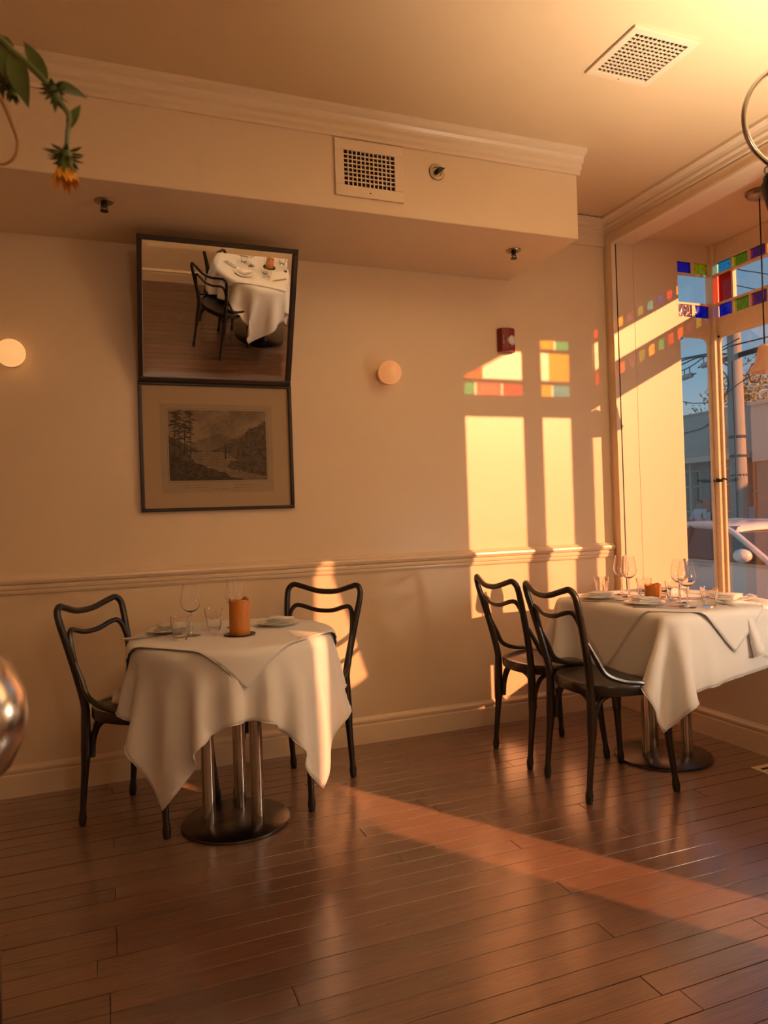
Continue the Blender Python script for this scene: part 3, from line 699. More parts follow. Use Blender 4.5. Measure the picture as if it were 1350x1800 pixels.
def candle(h, label, spike=1.0):
    t = thing('pillar_candle', label, 'candle'); n = 36; r = .0375; V = []; F = []
    prof = [(0, 0), (r * .97, 0), (r, .004), (r * 1.0, h * .3), (r * .99, h * .7), (r * .985, h - .008)]
    m = MB(); rings = []
    for q, z in prof: rings.append([(q * math.cos(2 * PI * j / n), q * math.sin(2 * PI * j / n), z) for j in range(n)])
    rim = [.003 * math.sin(3 * 2 * PI * j / n + 1) + .0015 * math.sin(7 * 2 * PI * j / n) + spike * (.011 * math.exp(-((j - 5) / 1.3) ** 2) + .007 * math.exp(-((j - 26) / 1.6) ** 2)) for j in range(n)]
    rings.append([(r * .96 * math.cos(2 * PI * j / n), r * .96 * math.sin(2 * PI * j / n), h + rim[j]) for j in range(n)])
    rings.append([(r * .84 * math.cos(2 * PI * j / n), r * .84 * math.sin(2 * PI * j / n), h + rim[j] - .002) for j in range(n)])
    rings.append([(r * .72 * math.cos(2 * PI * j / n), r * .72 * math.sin(2 * PI * j / n), h - .014) for j in range(n)])
    rings.append([(0.0005 * math.cos(2 * PI * j / n), .0005 * math.sin(2 * PI * j / n), h - .018) for j in range(n)])
    for rg in rings: V += rg
    for i in range(len(rings) - 1):
        for j in range(n): F.append((i * n + j, i * n + (j + 1) % n, (i + 1) * n + (j + 1) % n, (i + 1) * n + j))
    m.add(V, F, True); m.build('wax', 'candle_wax', t)
    MB().tube([(0, 0, h - .02), (.001, 0, h - .008), (.003, .001, h + .002)], .0012, 6).build('wick', 'wick', t)
    return t
def saucer(loc, label):
    t = thing('candle_saucer', label, 'saucer', loc); MB().lathe([(0, 0), (.045, 0), (.058, .004), (.057, .0055), (.044, .002), (0, .002)], 36).build('dish', 'dark_metal', t); return t
PROTO = {}
FN = dict(wine=wine_glass, tumbler=tumbler, plate=plate, napkin=napkin, knife=knife, fork=fork)
def place(kind, x, y, label, rz=0, z=None):
    if kind not in PROTO: PROTO[kind] = o = FN[kind]()
    else: o = copy_tree(PROTO[kind])
    o.location = (x, y, ZD if z is None else z); o.rotation_euler = (0, 0, rz); o['label'] = label; return o
def setting(x, y, rz, where):
    place('plate', x, y, 'white side plate with napkin ' + where)
    place('napkin', x, y, 'folded white napkin ' + where, rz, ZD + .0125)
# round table below the mirror
saucer((.462, -.775, ZD), 'dark saucer under the tall orange candle')
c1 = candle(.128, 'tall orange pillar candle on the round table below the mirror'); c1.location = (.462, -.775, ZD + .003); c1.rotation_euler = (0, 0, 2.4)
place('wine', .296, -.690, 'wine glass behind the front tumbler, round table below the mirror')
place('wine', .478, -.575, 'wine glass partly behind the tall orange candle')
place('tumbler', .250, -.765, 'fluted tumbler beside the cutlery, round table below the mirror')
place('tumbler', .392, -.600, 'fluted tumbler catching the sun behind the tall candle')
setting(.232, -.56, .3, 'farther from the bay on the round table'); setting(.645, -.615, -.35, 'in front of the sun patch on the round table')
place('knife', .150, -.640, 'table knife lying beside the tumbler below the mirror', .05); place('fork', .165, -.672, 'table fork lying beside the tumbler below the mirror', .08)
# square table by the bay
saucer((2.385, -.775, ZD), 'dark saucer under the short orange candle by the bay')
c2 = candle(.060, 'short orange pillar candle on the square table by the bay', .1); c2.location = (2.385, -.775, ZD + .003)
for x, y, lb in ((2.352, -.595, 'wine glass nearest the bay casing, square table'), (2.318, -.690, 'wine glass second from the bay casing, square table'),
                 (2.350, -.985, 'wine glass in front of the bay flank wall, square table'), (2.262, -1.120, 'wine glass in front of the narrow side window')):
    place('wine', x, y, lb)
for x, y, lb in ((2.300, -.510, 'fluted tumbler before the corner of the chair rail'), (2.405, -.690, 'fluted tumbler just behind the short candle, wall side'),
                 (2.400, -.890, 'fluted tumbler just behind the short candle, street side'), (2.335, -1.165, 'fluted tumbler in front of the bay corner post')):
    place('tumbler', x, y, lb)
setting(2.165, -.665, .2, 'by the chair nearer the back wall'); setting(2.19, -.945, -.1, 'in front of the short candle'); setting(2.56, -1.055, .4, 'at the window side of the square table')
place('plate', 2.58, -.56, 'empty white plate at the far corner of the square table')
for x, y, rz, w_ in ((2.115, -.775, -.75, 'beside the plate by the back-wall chair'), (2.165, -1.060, -.75, 'beside the plate in front of the short candle'), (2.47, -.93, -.3, 'behind the short candle')):
    place('knife', x, y, 'table knife ' + w_, rz); place('fork', x + .022, y + .022, 'table fork ' + w_, rz)
# table seen in the mirror
saucer((1.52, -3.54, ZD), 'dark saucer under the reflected candle')
c3 = candle(.085, 'orange pillar candle reflected in the tilted mirror', .1); c3.location = (1.52, -3.54, ZD + .003)
setting(1.26, -3.38, -.6, 'before the reflected chair'); setting(1.33, -3.79, .7, 'across the reflected table'); setting(1.78, -3.38, .6, 'at the window side of the reflected table')
place('tumbler', 1.47, -3.345, 'tumbler in front of the reflected candle'); place('wine', 1.47, -3.42, 'wine glass before the reflected candle')
place('tumbler', 1.29, -3.60, 'tumbler between the two reflected plates'); place('wine', 1.35, -3.55, 'wine glass between the two reflected plates')
place('wine', 1.68, -3.50, 'wine glass right beside the reflected candle'); place('tumbler', 1.66, -3.63, 'tumbler behind the reflected candle')
for x, y, rz, w_ in ((1.17, -3.50, .9, 'beside the reflected chair'), (1.60, -3.31, -.4, 'at the rim of the reflected table')):
    place('knife', x, y, 'table knife ' + w_, rz); place('fork', x + .02, y - .02, 'table fork ' + w_, rz)

# ================================================================== WALL THINGS
def frame_bars(m, w_, h_, t_, d_):           # frame in local XZ, depth along -Y
    m.box(0, w_, -d_, 0, 0, t_); m.box(0, w_, -d_, 0, h_ - t_, h_); m.box(0, t_, -d_, 0, t_, h_ - t_); m.box(w_ - t_, w_, -d_, 0, t_, h_ - t_)
mr_ = thing('tilted_mirror', 'dark wooden framed mirror leaning forward from the wall above the engraving', 'mirror', (.166, -.020, 1.806))
mr_.rotation_euler = (math.radians(22.3), 0, 0)
mw, mh = .703, .628
m = MB(); frame_bars(m, mw, mh, .022, .026); m.build('frame', 'frame_wood', mr_, bevel=.003)
MB().box(.004, mw - .004, -.006, -.001, .004, mh - .004).build('backboard', 'frame_wood', mr_)
m = MB(); a0, a1, bz, y0_, y1_ = .020, .046, .0, -.0100, -.0108
x0, x1, z0, z1 = a0, mw - a0, a0, mh - a0; X0, X1, Z0, Z1 = a1, mw - a1, a1, mh - a1
m.add([(x0, y0_, z0), (x1, y0_, z0), (x1, y0_, z1), (x0, y0_, z1), (X0, y1_, Z0), (X1, y1_, Z0), (X1, y1_, Z1), (X0, y1_, Z1), (x0, -.006, z0), (x1, -.006, z0), (x1, -.006, z1), (x0, -.006, z1)],
      [(4, 5, 6, 7), (0, 1, 5, 4), (1, 2, 6, 5), (2, 3, 7, 6), (3, 0, 4, 7), (8, 9, 1, 0), (9, 10, 2, 1), (10, 11, 3, 2), (11, 8, 0, 3), (8, 11, 10, 9)])
m.build('mirror_glass', 'mirror_silver', mr_)
MB().tube([(.12, -.001, mh - .06), (.12, .012, mh - .02), (.12, .06, mh - .01)], .0015, 6).build('hanging_wire', 'wire', mr_)

pr_ = thing('framed_engraving', 'framed brown engraving of a river valley with tall trees, under the mirror', 'picture', (.164, -.003, 1.203))
pw, ph = .712, .600
m = MB(); frame_bars(m, pw, ph, .016, .024); m.build('frame', 'frame_wood', pr_, bevel=.003)
MB().box(.010, pw - .010, -.010, -.001, .010, ph - .010).build('mat_board', 'mat_board', pr_)
def engraving(W_, H_):
    """paint the print: sky, hills, trees, river; returns (H,W,3)"""
    h_, w_ = 150, 200; yy, xx = np.mgrid[0:h_, 0:w_]; u = xx / (w_ - 1); v = 1 - yy / (h_ - 1)
    def vn(s_, seed):
        r = np.random.default_rng(seed); gsz = int(s_) + 3; G = r.random((gsz, gsz)); a = u * s_; b = v * s_
        i = a.astype(int); j = b.astype(int); fx = a - i; fy = b - j; fx = fx * fx * (3 - 2 * fx); fy = fy * fy * (3 - 2 * fy)
        return (G[j, i] * (1 - fx) + G[j, i + 1] * fx) * (1 - fy) + (G[j + 1, i] * (1 - fx) + G[j + 1, i + 1] * fx) * fy
    cloud = sum(vn(s_, k + 5) / (k + 1.5) for k, s_ in enumerate((4, 9, 20, 42))); cloud = (cloud - cloud.min()) / np.ptp(cloud)
    T = .56 + .34 * (cloud - .5) - .10 * v
    diag = vn(14, 40); T += .10 * np.sin((u * 1.2 - v) * 60) * (diag - .4) * .6
    mtn = .66 - .55 * np.abs(u - .50) + .04 * vn(12, 41); T = np.where(v < mtn, T * .72, T)
    hillL = .60 - .75 * u + .06 * vn(22, 42); ridge = .31 + .80 * np.clip(u - .36, 0, 1) ** 1.05 + .05 * vn(26, 43) + .05 * vn(70, 48)
    T = np.where((v < ridge) & (v > .20), .11 + .16 * vn(34, 44) + .09 * vn(85, 45), T); T = np.where((v < hillL) & (v > .25), .14 + .14 * vn(30, 46), T)
    wat = (v < .40) & (v > .02) & (u > .20 + .9 * (.36 - v) * .6) & (u < .56 + 1.2 * (.40 - v)); T = np.where(wat, .30 + .26 * vn(40, 47) * (np.sin(v * 190 + 6 * vn(8, 52)) * .5 + .5) + .05, T)
    bank = (v < .36 - .52 * u + .05 * vn(18, 49)); T = np.where(bank, .10 + .12 * vn(50, 50), T)
    rb = (v < .27) & (u > .62 - .1 * vn(16, 53)) & (v > .16 - .3 * (u - .62)); T = np.where(rb, .13 + .16 * vn(44, 51), T)
    rr = np.random.default_rng(3); fine_ = vn(100, 61)
    for tx, tb, top in ((.045, .34, .97), (.105, .34, .99), (.215, .33, .98), (.155, .36, .80)):
        lean = rr.normal(0, .02)
        ax_ = tx + lean * (v - tb); T = np.where((np.abs(u - ax_) < .005 * (1.3 - v)) & (v > tb) & (v < top), .09, T)
        for k in range(20):
            bz_ = rr.uniform(.55, top - .01) if k > 3 else top - .02 * k; off_ = rr.normal(0, .030) * (1.5 - bz_); rx = rr.uniform(.020, .045); rz = rr.uniform(.006, .014)
            q = ((u - ax_ - off_) / rx) ** 2 + ((v - bz_ + .25 * np.abs(u - ax_)) / rz) ** 2; T = np.where(q < .35 + 1.1 * fine_, .12 + .05 * fine_, T)
    for k in range(16):                                # pale trunks and dark firs on the right slope
        tx = rr.uniform(.55, .97); tb = .28 + .3 * (tx - .5); T = np.where((np.abs(u - tx) < .003) & (v > tb) & (v < tb + rr.uniform(.08, .22)), .30 if k % 3 else .09, T)
    T *= .90 + .2 * rr.random(T.shape)
    T = np.clip(T, .06, .9)[..., None]
    dark = np.array([.030, .019, .012]); light = np.array([.30, .21, .13]); return dark + (light - dark) * np.clip((T - .1) / .62, 0, 1)
img = engraving(1, 1); hh, ww = img.shape[:2]
ex0, ex1, ez0, ez1, ey = .128, .582, .142, .472, -.0118
me = bpy.data.meshes.new('engraving'); VX, VZ = np.meshgrid(np.linspace(ex0, ex1, ww + 1), np.linspace(ez1, ez0, hh + 1))
me.from_pydata([(a, ey, b) for a, b in zip(VX.ravel(), VZ.ravel())], [], [(j * (ww + 1) + i, (j + 1) * (ww + 1) + i, (j + 1) * (ww + 1) + i + 1, j * (ww + 1) + i + 1) for j in range(hh) for i in range(ww)])
ca = me.color_attributes.new('Col', 'FLOAT_COLOR', 'CORNER'); cc = np.ones((hh * ww, 4, 4), np.float32); cc[:, :, :3] = img.reshape(-1, 1, 3); ca.data.foreach_set('color', cc.ravel())
me.materials.append(MATS['engraving_ink']); eo = bpy.data.objects.new('engraving', me); COL.objects.link(eo); eo.parent = pr_
simple('print_paper', (0.33, 0.24, 0.155), 0.9, var=.18, vscale=9)
MB().box(.092, .614, -.0112, -.0100, .085, .500).build('paper_sheet', 'print_paper', pr_)
m = MB(); simple('ink', (.05, .03, .02), .9)
for a, b, c_, d_ in ((ex0 - .006, ex1 + .006, ez0 - .007, ez0 - .0062), (ex0 - .006, ex1 + .006, ez1 + .0062, ez1 + .007), (ex0 - .007, ex0 - .0062, ez0 - .007, ez1 + .007), (ex1 + .0062, ex1 + .007, ez0 - .007, ez1 + .007)):
    m.box(a, b, -.0117, -.0112, c_, d_)
m.build('plate_line', 'ink', pr_)
m = MB(); rr = random.Random(4)                     # caption lines: tiny engraved words
for x0, x1, z in ((.175, .29, .108), (.32, .40, .100), (.425, .52, .108), (.19, .27, .120), (.43, .535, .120)):
    x = x0
    while x < x1:
        L = rr.uniform(.004, .012); m.box(x, min(x + L, x1), -.0117, -.0112, z - .0007, z + rr.uniform(.0004, .0012)); x += L + .0025
m.build('caption', 'ink', pr_)

def sconce(x, z, mat, label):
    t = thing('wall_sconce', label, 'wall lamp', (x, 0, z), group='small globe wall lamps')
    m = MB(); m.lathe([(0, 0), (.044, 0), (.046, .004), (.044, .012), (.020, .014), (.018, .024), (0, .024)], 32); o = m.build('wall_plate', 'trim_paint', t); o.rotation_euler = (PI / 2, 0, 0)
    r = .0585; g_ = MB().lathe([(max(1e-7, r * math.sin(a)), -r * math.cos(a)) for a in np.linspace(0, PI, 21)], 36); o = g_.build('globe', mat, t); o.location = (0, -.078, 0)
    return t
sconce(1.378, 1.876, 'globe_lit', 'lit frosted globe wall lamp beside the mirror, toward the bay')
sconce(-.345, 1.892, 'globe_lit_bright', 'brighter lit globe wall lamp on the far side of the mirror')

def grille(name, W_, H_, bw, bh, nx, ny, label, loc, rot, cat='vent'):
    t = thing(name, label, cat, loc); t.rotation_euler = rot
    ix0, iz0 = (W_ - bw) / 2, (H_ - bh) / 2
    m = MB(); d = .010
    m.box(0, W_, -d, 0, 0, iz0); m.box(0, W_, -d, 0, iz0 + bh, H_); m.box(0, ix0, -d, 0, iz0, iz0 + bh); m.box(ix0 + bw, W_, -d, 0, iz0, iz0 + bh)
    m.build('frame', 'trim_paint', t, bevel=.002)
    MB().box(ix0, ix0 + bw, -.0015, -.0005, iz0, iz0 + bh).build('duct_opening', 'duct', t)
    bar = .0046
    for i in range(1, nx):
        x = ix0 + bw * i / nx; MB().box(x - bar / 2, x + bar / 2, -.008, -.003, iz0, iz0 + bh).build('bar', 'trim_paint', t)
    for i in range(1, ny):
        z = iz0 + bh * i / ny; MB().box(ix0, ix0 + bw, -.0085, -.0035, z - bar / 2, z + bar / 2).build('bar', 'trim_paint', t)
    for sx_ in (ix0 * .5,) : MB().lathe([(0, 0), (.003, 0), (.002, .0015), (0, .002)], 10).build('screw', 'dark_metal', t).matrix_local = Matrix.Translation((W_ / 2, -d, iz0 * .45)) @ Matrix.Rotation(PI / 2, 4, 'X')
    return t
grille('wall_vent', .306, .238, .226, .146, 12, 8, 'square-holed air vent in the face of the soffit', (.937, YSF, 2.488), (0, 0, 0))
cv = grille('ceiling_vent', .292, .285, .232, .225, 12, 12, 'square-holed air vent in the ceiling', (1.773, -.915, ZC), (-PI / 2, 0, 0))
cv.rotation_euler = (PI / 2, 0, 0); cv.location = (1.773, -1.200, ZC)

def sprinkler(loc, rot, label, drop=True):
    t = thing('fire_sprinkler', label, 'sprinkler', loc, group='fire sprinklers'); t.rotation_euler = rot
    MB().lathe([(0.0, 0), (.036, 0), (.037, -.002), (.034, -.006), (.022, -.007), (.020, -.002), (0, -.002)], 32).build('escutcheon', 'brass', t)
    MB().lathe([(0.0, -.001), (.011, -.001), (.011, -.014), (.007, -.018), (.006, -.026), (0, -.026)], 16).build('body', 'dark_metal', t)
    for s_ in (-1, 1): MB().tube([(s_ * .009, 0, -.016), (s_ * .011, 0, -.026), (s_ * .007, 0, -.036), (0, 0, -.040)], .0022, 6).build('arm', 'dark_metal', t)
    if drop: MB().lathe([(0, -.039), (.016, -.039), (.016, -.042), (0, -.043)], 18).build('deflector', 'dark_metal', t)
    else:
        MB().obox((0, .006, -.046), (.013, 0, 0), (0, .0012, 0), (0, .0, .013)).build('deflector', 'dark_metal', t)
    return t
sprinkler((.040, -.448, ZS), (0, 0, 0), 'pendent fire sprinkler under the soffit, near the mirror'); sprinkler((1.915, -.420, ZS), (0, 0, 0), 'pendent fire sprinkler under the soffit, near its end')
sprinkler((1.405, YSF, 2.646), (-PI / 2, 0, 0), 'sidewall fire sprinkler in the soffit face beside the vent', False)

# fire alarm horn strobe
fa = thing('fire_alarm', 'dark red fire alarm strobe on the wall above the coloured light', 'fire alarm', (2.100, 0, 2.028))
prof = [(-.050, 0), (-.050, .020), (-.038, .036), (-.020, .044), (.0, .046), (.022, .044), (.040, .036), (.052, .020), (.052, 0)]
m = MB(); m.prism([(a, -b) for a, b in prof], 2, 0, .128); m.build('body', 'red_plastic', fa, bevel=.003)
m = MB(); m.prism([(a * .8, -b * 1.06) for a, b in prof], 2, .008, .016); m.build('foot_band', 'red_plastic', fa)
m = MB(); m.lathe([(0, 0), (.024, 0), (.024, .004), (.019, .010), (.010, .014), (0, .015)], 28); o = m.build('strobe_lens', 'strobe_lens', fa); o.location = (.016, -.042, .060); o.rotation_euler = (PI / 2, 0, .2)
m = MB(); m.tube([(.026 * math.cos(a), 0, .026 * math.sin(a)) for a in np.linspace(0, 2 * PI, 24, endpoint=False)], .002, 6, closed=True); o = m.build('lens_ring', 'white_print', fa); o.location = (.016, -.0435, .060)
for k, zz in enumerate((.044, .056, .068, .080)):                     # FIRE lettering, set vertically
    tx = bpy.data.curves.new('letter', 'FONT'); tx.body = 'ERIF'[k]; tx.size = .012; tx.extrude = .0003; tx.align_x = 'CENTER'
    to = bpy.data.objects.new('letter', tx); COL.objects.link(to); dg = bpy.context.evaluated_depsgraph_get(); mm = bpy.data.meshes.new_from_object(to.evaluated_get(dg)); bpy.data.objects.remove(to)
    mm.materials.append(MATS['white_print']); lo = bpy.data.objects.new('letter', mm); COL.objects.link(lo); lo.parent = fa; lo.location = (-.031, -.0412, zz - .004); lo.rotation_euler = (PI / 2, 0, -.47)
MB().lathe([(0, 0), (.0035, 0), (.003, .002), (0, .0025)], 10).build('indicator', 'white_print', fa).matrix_local = Matrix.Translation((.016, -.0445, .025)) @ Matrix.Rotation(PI / 2, 4, 'X')

# ================================================================== BAY THINGS
pl_ = thing('pendant_lamp', 'bay pendant lamp with a fluted pale glass bell shade on a black cord', 'pendant lamp', (3.150, -.765, 0))
MB().lathe([(0, ZBC), (.062, ZBC), (.066, ZBC - .010), (.058, ZBC - .026), (.030, ZBC - .038), (0, ZBC - .040)], 32).build('canopy', 'brass', pl_)
MB().tube([(0, 0, ZBC - .035), (.001, 0, 2.3), (0, 0, 1.955)], .0035, 8).build('cord', 'cord_black', pl_)
flu = lambda a, z: 1 + .09 * max(0, (1.90 - z) / .10) * math.cos(8 * a)
MB().olathe([(.006, 1.956), (.020, 1.952), (.030, 1.940), (.036, 1.915), (.041, 1.885), (.050, 1.855), (.064, 1.828), (.074, 1.815), (.072, 1.815), (.062, 1.829), (.048, 1.856), (.039, 1.886), (.034, 1.915), (.028, 1.938), (.006, 1.953)], 48, fl=flu).build('shade', 'shade_glass', pl_)
MB().lathe([(.012, 1.94), (.014, 1.92), (.014, 1.905), (.024, 1.885), (.026, 1.87), (.018, 1.85), (0, 1.845)], 20).build('bulb', 'porcelain', pl_)
lt = thing('window_latch', 'small black hook latch on the bay corner post', 'latch', (BX - .005, -.060, 1.295))
MB().box(-.030, -.017, -.085, -.030, -.009, .009).build('plate', 'dark_metal', lt)
MB().tube(spline([(-.034, -.120, .002), (-.040, -.100, .010), (-.034, -.082, -.002), (-.044, -.060, .010), (-.036, -.038, -.004), (-.030, -.020, .002)], 5), .0052, 8).build('hook', 'dark_metal', lt)
fv = thing('floor_vent', 'small white metal floor register near the window wall', 'vent', (2.60, -1.30, 0))
MB().box(-.0, .12, -.14, .20, 0, .004).build('frame', 'window_paint', fv, bevel=.001)
for i in range(9): MB().box(.018, .102, -.12 + i * .034, -.104 + i * .034, .0042, .0048).build('slot', 'duct', fv)

# ================================================================== NEAR THINGS
# silver vase with drooping flowers on a narrow stand
VX_, VY_ = -.146, -2.700
vs = thing('plant_stand', 'narrow dark wooden stand carrying the silver vase', 'stand', (VX_, VY_, 0))
Rv = .040
MB().box(-.042, .036, -.042, .042, .835, .858).build('top', 'dark_cabinet', vs); 
for sx_ in (-.034, .028):
    for sy_ in (-.034, .034): MB().box(sx_ - .006, sx_ + .006, sy_ - .006, sy_ + .006, 0, .835).build('leg', 'dark_cabinet', vs)
MB().box(-.038, .032, -.038, .038, .15, .165).build('shelf', 'dark_cabinet', vs)
va = thing('silver_vase', 'round-bellied polished silver vase', 'vase', (VX_, VY_, .858))
MB().olathe([(0, 0), (.038, 0), (.040, .004), (.030, .014), (.022, .028), (.030, .042), (.054, .066), (.068, .095), (.0715, .118), (.068, .142), (.054, .170), (.034, .192), (.026, .210), (.028, .226), (.038, .240), (.036, .240), (.026, .227), (.023, .210), (.030, .190), (.05, .168), (.06, .118), (.03, .06), (0, .05)], 48).build('body', 'silver', va)
def leaf(m, base, d, up, L, W_, curl=.3):
    base, d, up = Vector(base), Vector(d).normalized(), Vector(up).normalized(); side = d.cross(up).normalized(); up = side.cross(d); V = []; F = []; n = 7
    for i in range(n):
        t_ = i / (n - 1); wd = W_ * math.sin(PI * (t_ ** .75)) * .5 + .0002; c = base + d * L * t_ - up * curl * L * t_ * t_
        V += [c + side * wd + up * wd * .3, c, c - side * wd + up * wd * .3]
    for i in range(n - 1):
        a = i * 3; F += [(a, a + 3, a + 4, a + 1), (a + 1, a + 4, a + 5, a + 2)]
    m.add(V, F, True); return m
EYE = Vector((0.0, -3.511, 1.16))       # survey point the placements below were measured from
def cpt(px, py, d): return EYE + (cF + cR * ((px - 675) / FPX) - cU * ((py - 900) / FPX)) * d
def flower_head(t, c, d, up, petals, r=.012, mat='petal', L=.020):
    c, d = Vector(c), Vector(d).normalized(); sd_ = d.cross(Vector((0.3, .9, .1))).normalized(); u2 = d.cross(sd_)
    m = MB()
    for k in range(petals):
        a = 2 * PI * k / petals + random.uniform(-.1, .1); rad = sd_ * math.cos(a) + u2 * math.sin(a)
        leaf(m, c + rad * r * .45, d * 1.0 + rad * random.uniform(.25, .55), rad, L * random.uniform(.8, 1.1), .0065, -.1)
    return m.build('petals', mat, t)
def sepals(t, c, d, n, r, L):
    c, d = Vector(c), Vector(d).normalized(); sd_ = d.cross(Vector((0.3, .9, .1))).normalized(); u2 = d.cross(sd_); m = MB()
    for ring, (k1, off) in enumerate(((.35, 0), (.9, .3), (1.5, .6))):
        for k in range(n):
            a = 2 * PI * (k + off) / n; rad = sd_ * math.cos(a) + u2 * math.sin(a)
            leaf(m, c - d * .004 * ring + rad * r * .5, rad * k1 + d * (.8 - ring * .45), d, L * random.uniform(.6, 1.1), .005, random.uniform(-.2, .3))
    m.tube([c - d * .010, c - d * .003, c + d * .004], [.004, r * .75, r * .6], 10)
    return m.build('sepals', 'leaf', t)
fw_ = thing('drooping_flower', 'drooping orange flower on a green leafy stem from the silver vase', 'flower', (VX_, VY_, 1.00))
inv = Matrix.Translation((-VX_, -VY_, -1.0))
def L_(p): return inv @ Vector(p)
dd = .70
neck = Vector((VX_, VY_, 1.085))
def stem(t, pts, r0, r1, mat='stem'):
    sp_ = spline([L_(p) for p in pts], 7); MB().tube(sp_, lerp_r([r0, r1], len(sp_)), 8).build('stem', mat, t); return sp_
stem(fw_, [Vector((VX_, VY_, .93)), neck, cpt(-95, 500, dd), cpt(-50, 120, dd), cpt(-8, 70, dd), cpt(25, 92, dd), cpt(62, 125, dd), cpt(85, 150, dd), cpt(108, 182, dd), cpt(122, 205, dd), cpt(119, 235, dd), cpt(117, 272, dd)], .0042, .0022)
dn = (0.02, 0, -1)
hd = L_(cpt(115, 283, dd)); sepals(fw_, hd, dn, 9, .010, .017); flower_head(fw_, hd + Vector((0, 0, -.006)), dn, None, 15, .011, L=.021)
hb = L_(cpt(97, 168, dd)); sepals(fw_, hb, (.3, 0, -1), 8, .007, .012)
for a, b, L, W_, c_ in (((20, 88), (55, -165), .062, .020, -.1), ((85, 140), (-30, 45), .050, .013, .15), ((96, 148), (30, -8), .028, .010, .4), ((122, 228), (10, 40), .030, .011, .3), ((116, 268), (-14, -2), .014, .004, .4), ((0, 72), (28, -120), .045, .018, .2)):
    m = MB(); d = L_(cpt(a[0] + b[0], a[1] - b[1] if False else a[1] + abs(b[1]) * (1 if b[1] < 0 else -1), dd)) - L_(cpt(*a, dd)); leaf(m, L_(cpt(*a, dd)), d, -cF, L, W_, c_); m.build('leaf', 'leaf', fw_)
f2 = thing('drooping_bud', 'green flower bud hanging among leaves at the vase', 'flower', (VX_, VY_, 1.00))
stem(f2, [Vector((VX_ - .008, VY_, .93)), neck + Vector((-.012, .004, 0)), cpt(-120, 420, dd + .02), cpt(-40, 150, dd + .02), cpt(5, 115, dd + .02), cpt(22, 125, dd + .02), cpt(22, 150, dd + .02)], .0035, .0016)
sepals(f2, L_(cpt(21, 158, dd + .02)), (.05, 0, -1), 8, .007, .011)
m = MB(); leaf(m, L_(cpt(-4, 60, dd + .02)), L_(cpt(16, 130, dd + .02)) - L_(cpt(-4, 60, dd + .02)), -cF, .048, .026, .1); leaf(m, L_(cpt(-14, 100, dd + .02)), L_(cpt(-2, 160, dd + .02)) - L_(cpt(-14, 100, dd + .02)), -cF, .045, .02, .1); m.build('leaf', 'leaf', f2)
f3 = thing('dried_grass_blade', 'long dry brown leaf curling beside the flower', 'leaf', (VX_, VY_, 1.0))
stem(f3, [Vector((VX_ + .008, VY_ + .004, .93)), neck + Vector((.010, .006, 0)), cpt(-110, 560, dd - .02), cpt(-70, 250, dd - .02), cpt(-30, 140, dd - .02), cpt(2, 175, dd - .02), cpt(20, 215, dd - .02), cpt(31, 250, dd - .02), cpt(24, 278, dd - .02), cpt(5, 289, dd - .02), cpt(-15, 285, dd - .02)], .0028, .0010, 'dry_leaf')

# hanging black pot with a steel hoop handle
hp = thing('hanging_pot', 'black tapered pot hanging in a round steel hoop from the ceiling', 'hanging pot', (0, 0, 0))
hd_ = 1.6; hc = cpt(1404, 207, hd_); hr = 96 / FPX * hd_
hp.location = (hc.x, hc.y, 0)
ax = Vector((cR.x, cR.y, 0)).normalized()
MB().tube([(ax.x * hr * math.cos(a), ax.y * hr * math.cos(a), hc.z + hr * math.sin(a)) for a in np.linspace(0, 2 * PI, 64, endpoint=False)], .0062, 12, closed=True).build('hoop', 'steel', hp)
zt_ = cpt(1404, 303, hd_).z
for s_ in (-1, 1):
    MB().tube([(ax.x * (s_ * .071 + .008 * math.cos(a)), ax.y * (s_ * .071 + .008 * math.cos(a)), zt_ + .006 + .009 * math.sin(a)) for a in np.linspace(0, 2 * PI, 20, endpoint=False)], .0018, 8, closed=True).build('loop', 'iron', hp)
MB().olathe([(0, zt_ - .17), (.045, zt_ - .17), (.062, zt_ - .085), (.078, zt_ - .022), (.079, zt_ - .020), (.079, zt_ - .016), (.074, zt_ - .016), (.074, zt_), (.070, zt_), (.058, zt_ - .085), (.04, zt_ - .16), (0, zt_ - .16)], 40).build('pot', 'black_pot', hp)
MB().tube([(0, 0, hc.z + hr), (0, 0, ZC - .01)], .003, 8).build('cord', 'cord_black', hp)
MB().lathe([(0, ZC), (.03, ZC), (.028, ZC - .012), (0, ZC - .014)], 20).build('ceiling_hook', 'iron', hp)

# made-up curtain, out of view, cut to slant the edge of the sun patch
ct = thing('shading_curtain', 'unseen curtain added to slant the edge of the sun patch', 'curtain', (0, 0, 0))
n = 60; V = []; F = []
for i, z in enumerate(np.linspace(1.98, 1.05, 30)):
    ye = np.interp(z, [1.056, 1.745, 1.80, 2.0], [-2.377, -2.712, -2.80, -2.85])
    for j in range(n):
        y = -2.33 + (ye + 2.33) * j / (n - 1); V.append((XD0 - .03 + .014 * math.sin(j * .9 + .4 * z), y, z))
for i in range(29):
    for j in range(n - 1): F.append((i * n + j, i * n + j + 1, (i + 1) * n + j + 1, (i + 1) * n + j))
o = MB().add(V, F, True).build('panel', 'curtain_cloth', ct); sm_ = o.modifiers.new('s', 'SOLIDIFY'); sm_.thickness = .003
MB().tube([(XD0 - .03, -3.10, 1.99), (XD0 - .03, -2.30, 1.99)], .008, 8).build('rod', 'dark_metal', ct)
for yy in (-3.09, -2.31): MB().tube([(XD0 - .03, yy, 1.99), (XD0, yy, 1.99)], .005, 8).build('bracket', 'dark_metal', ct)

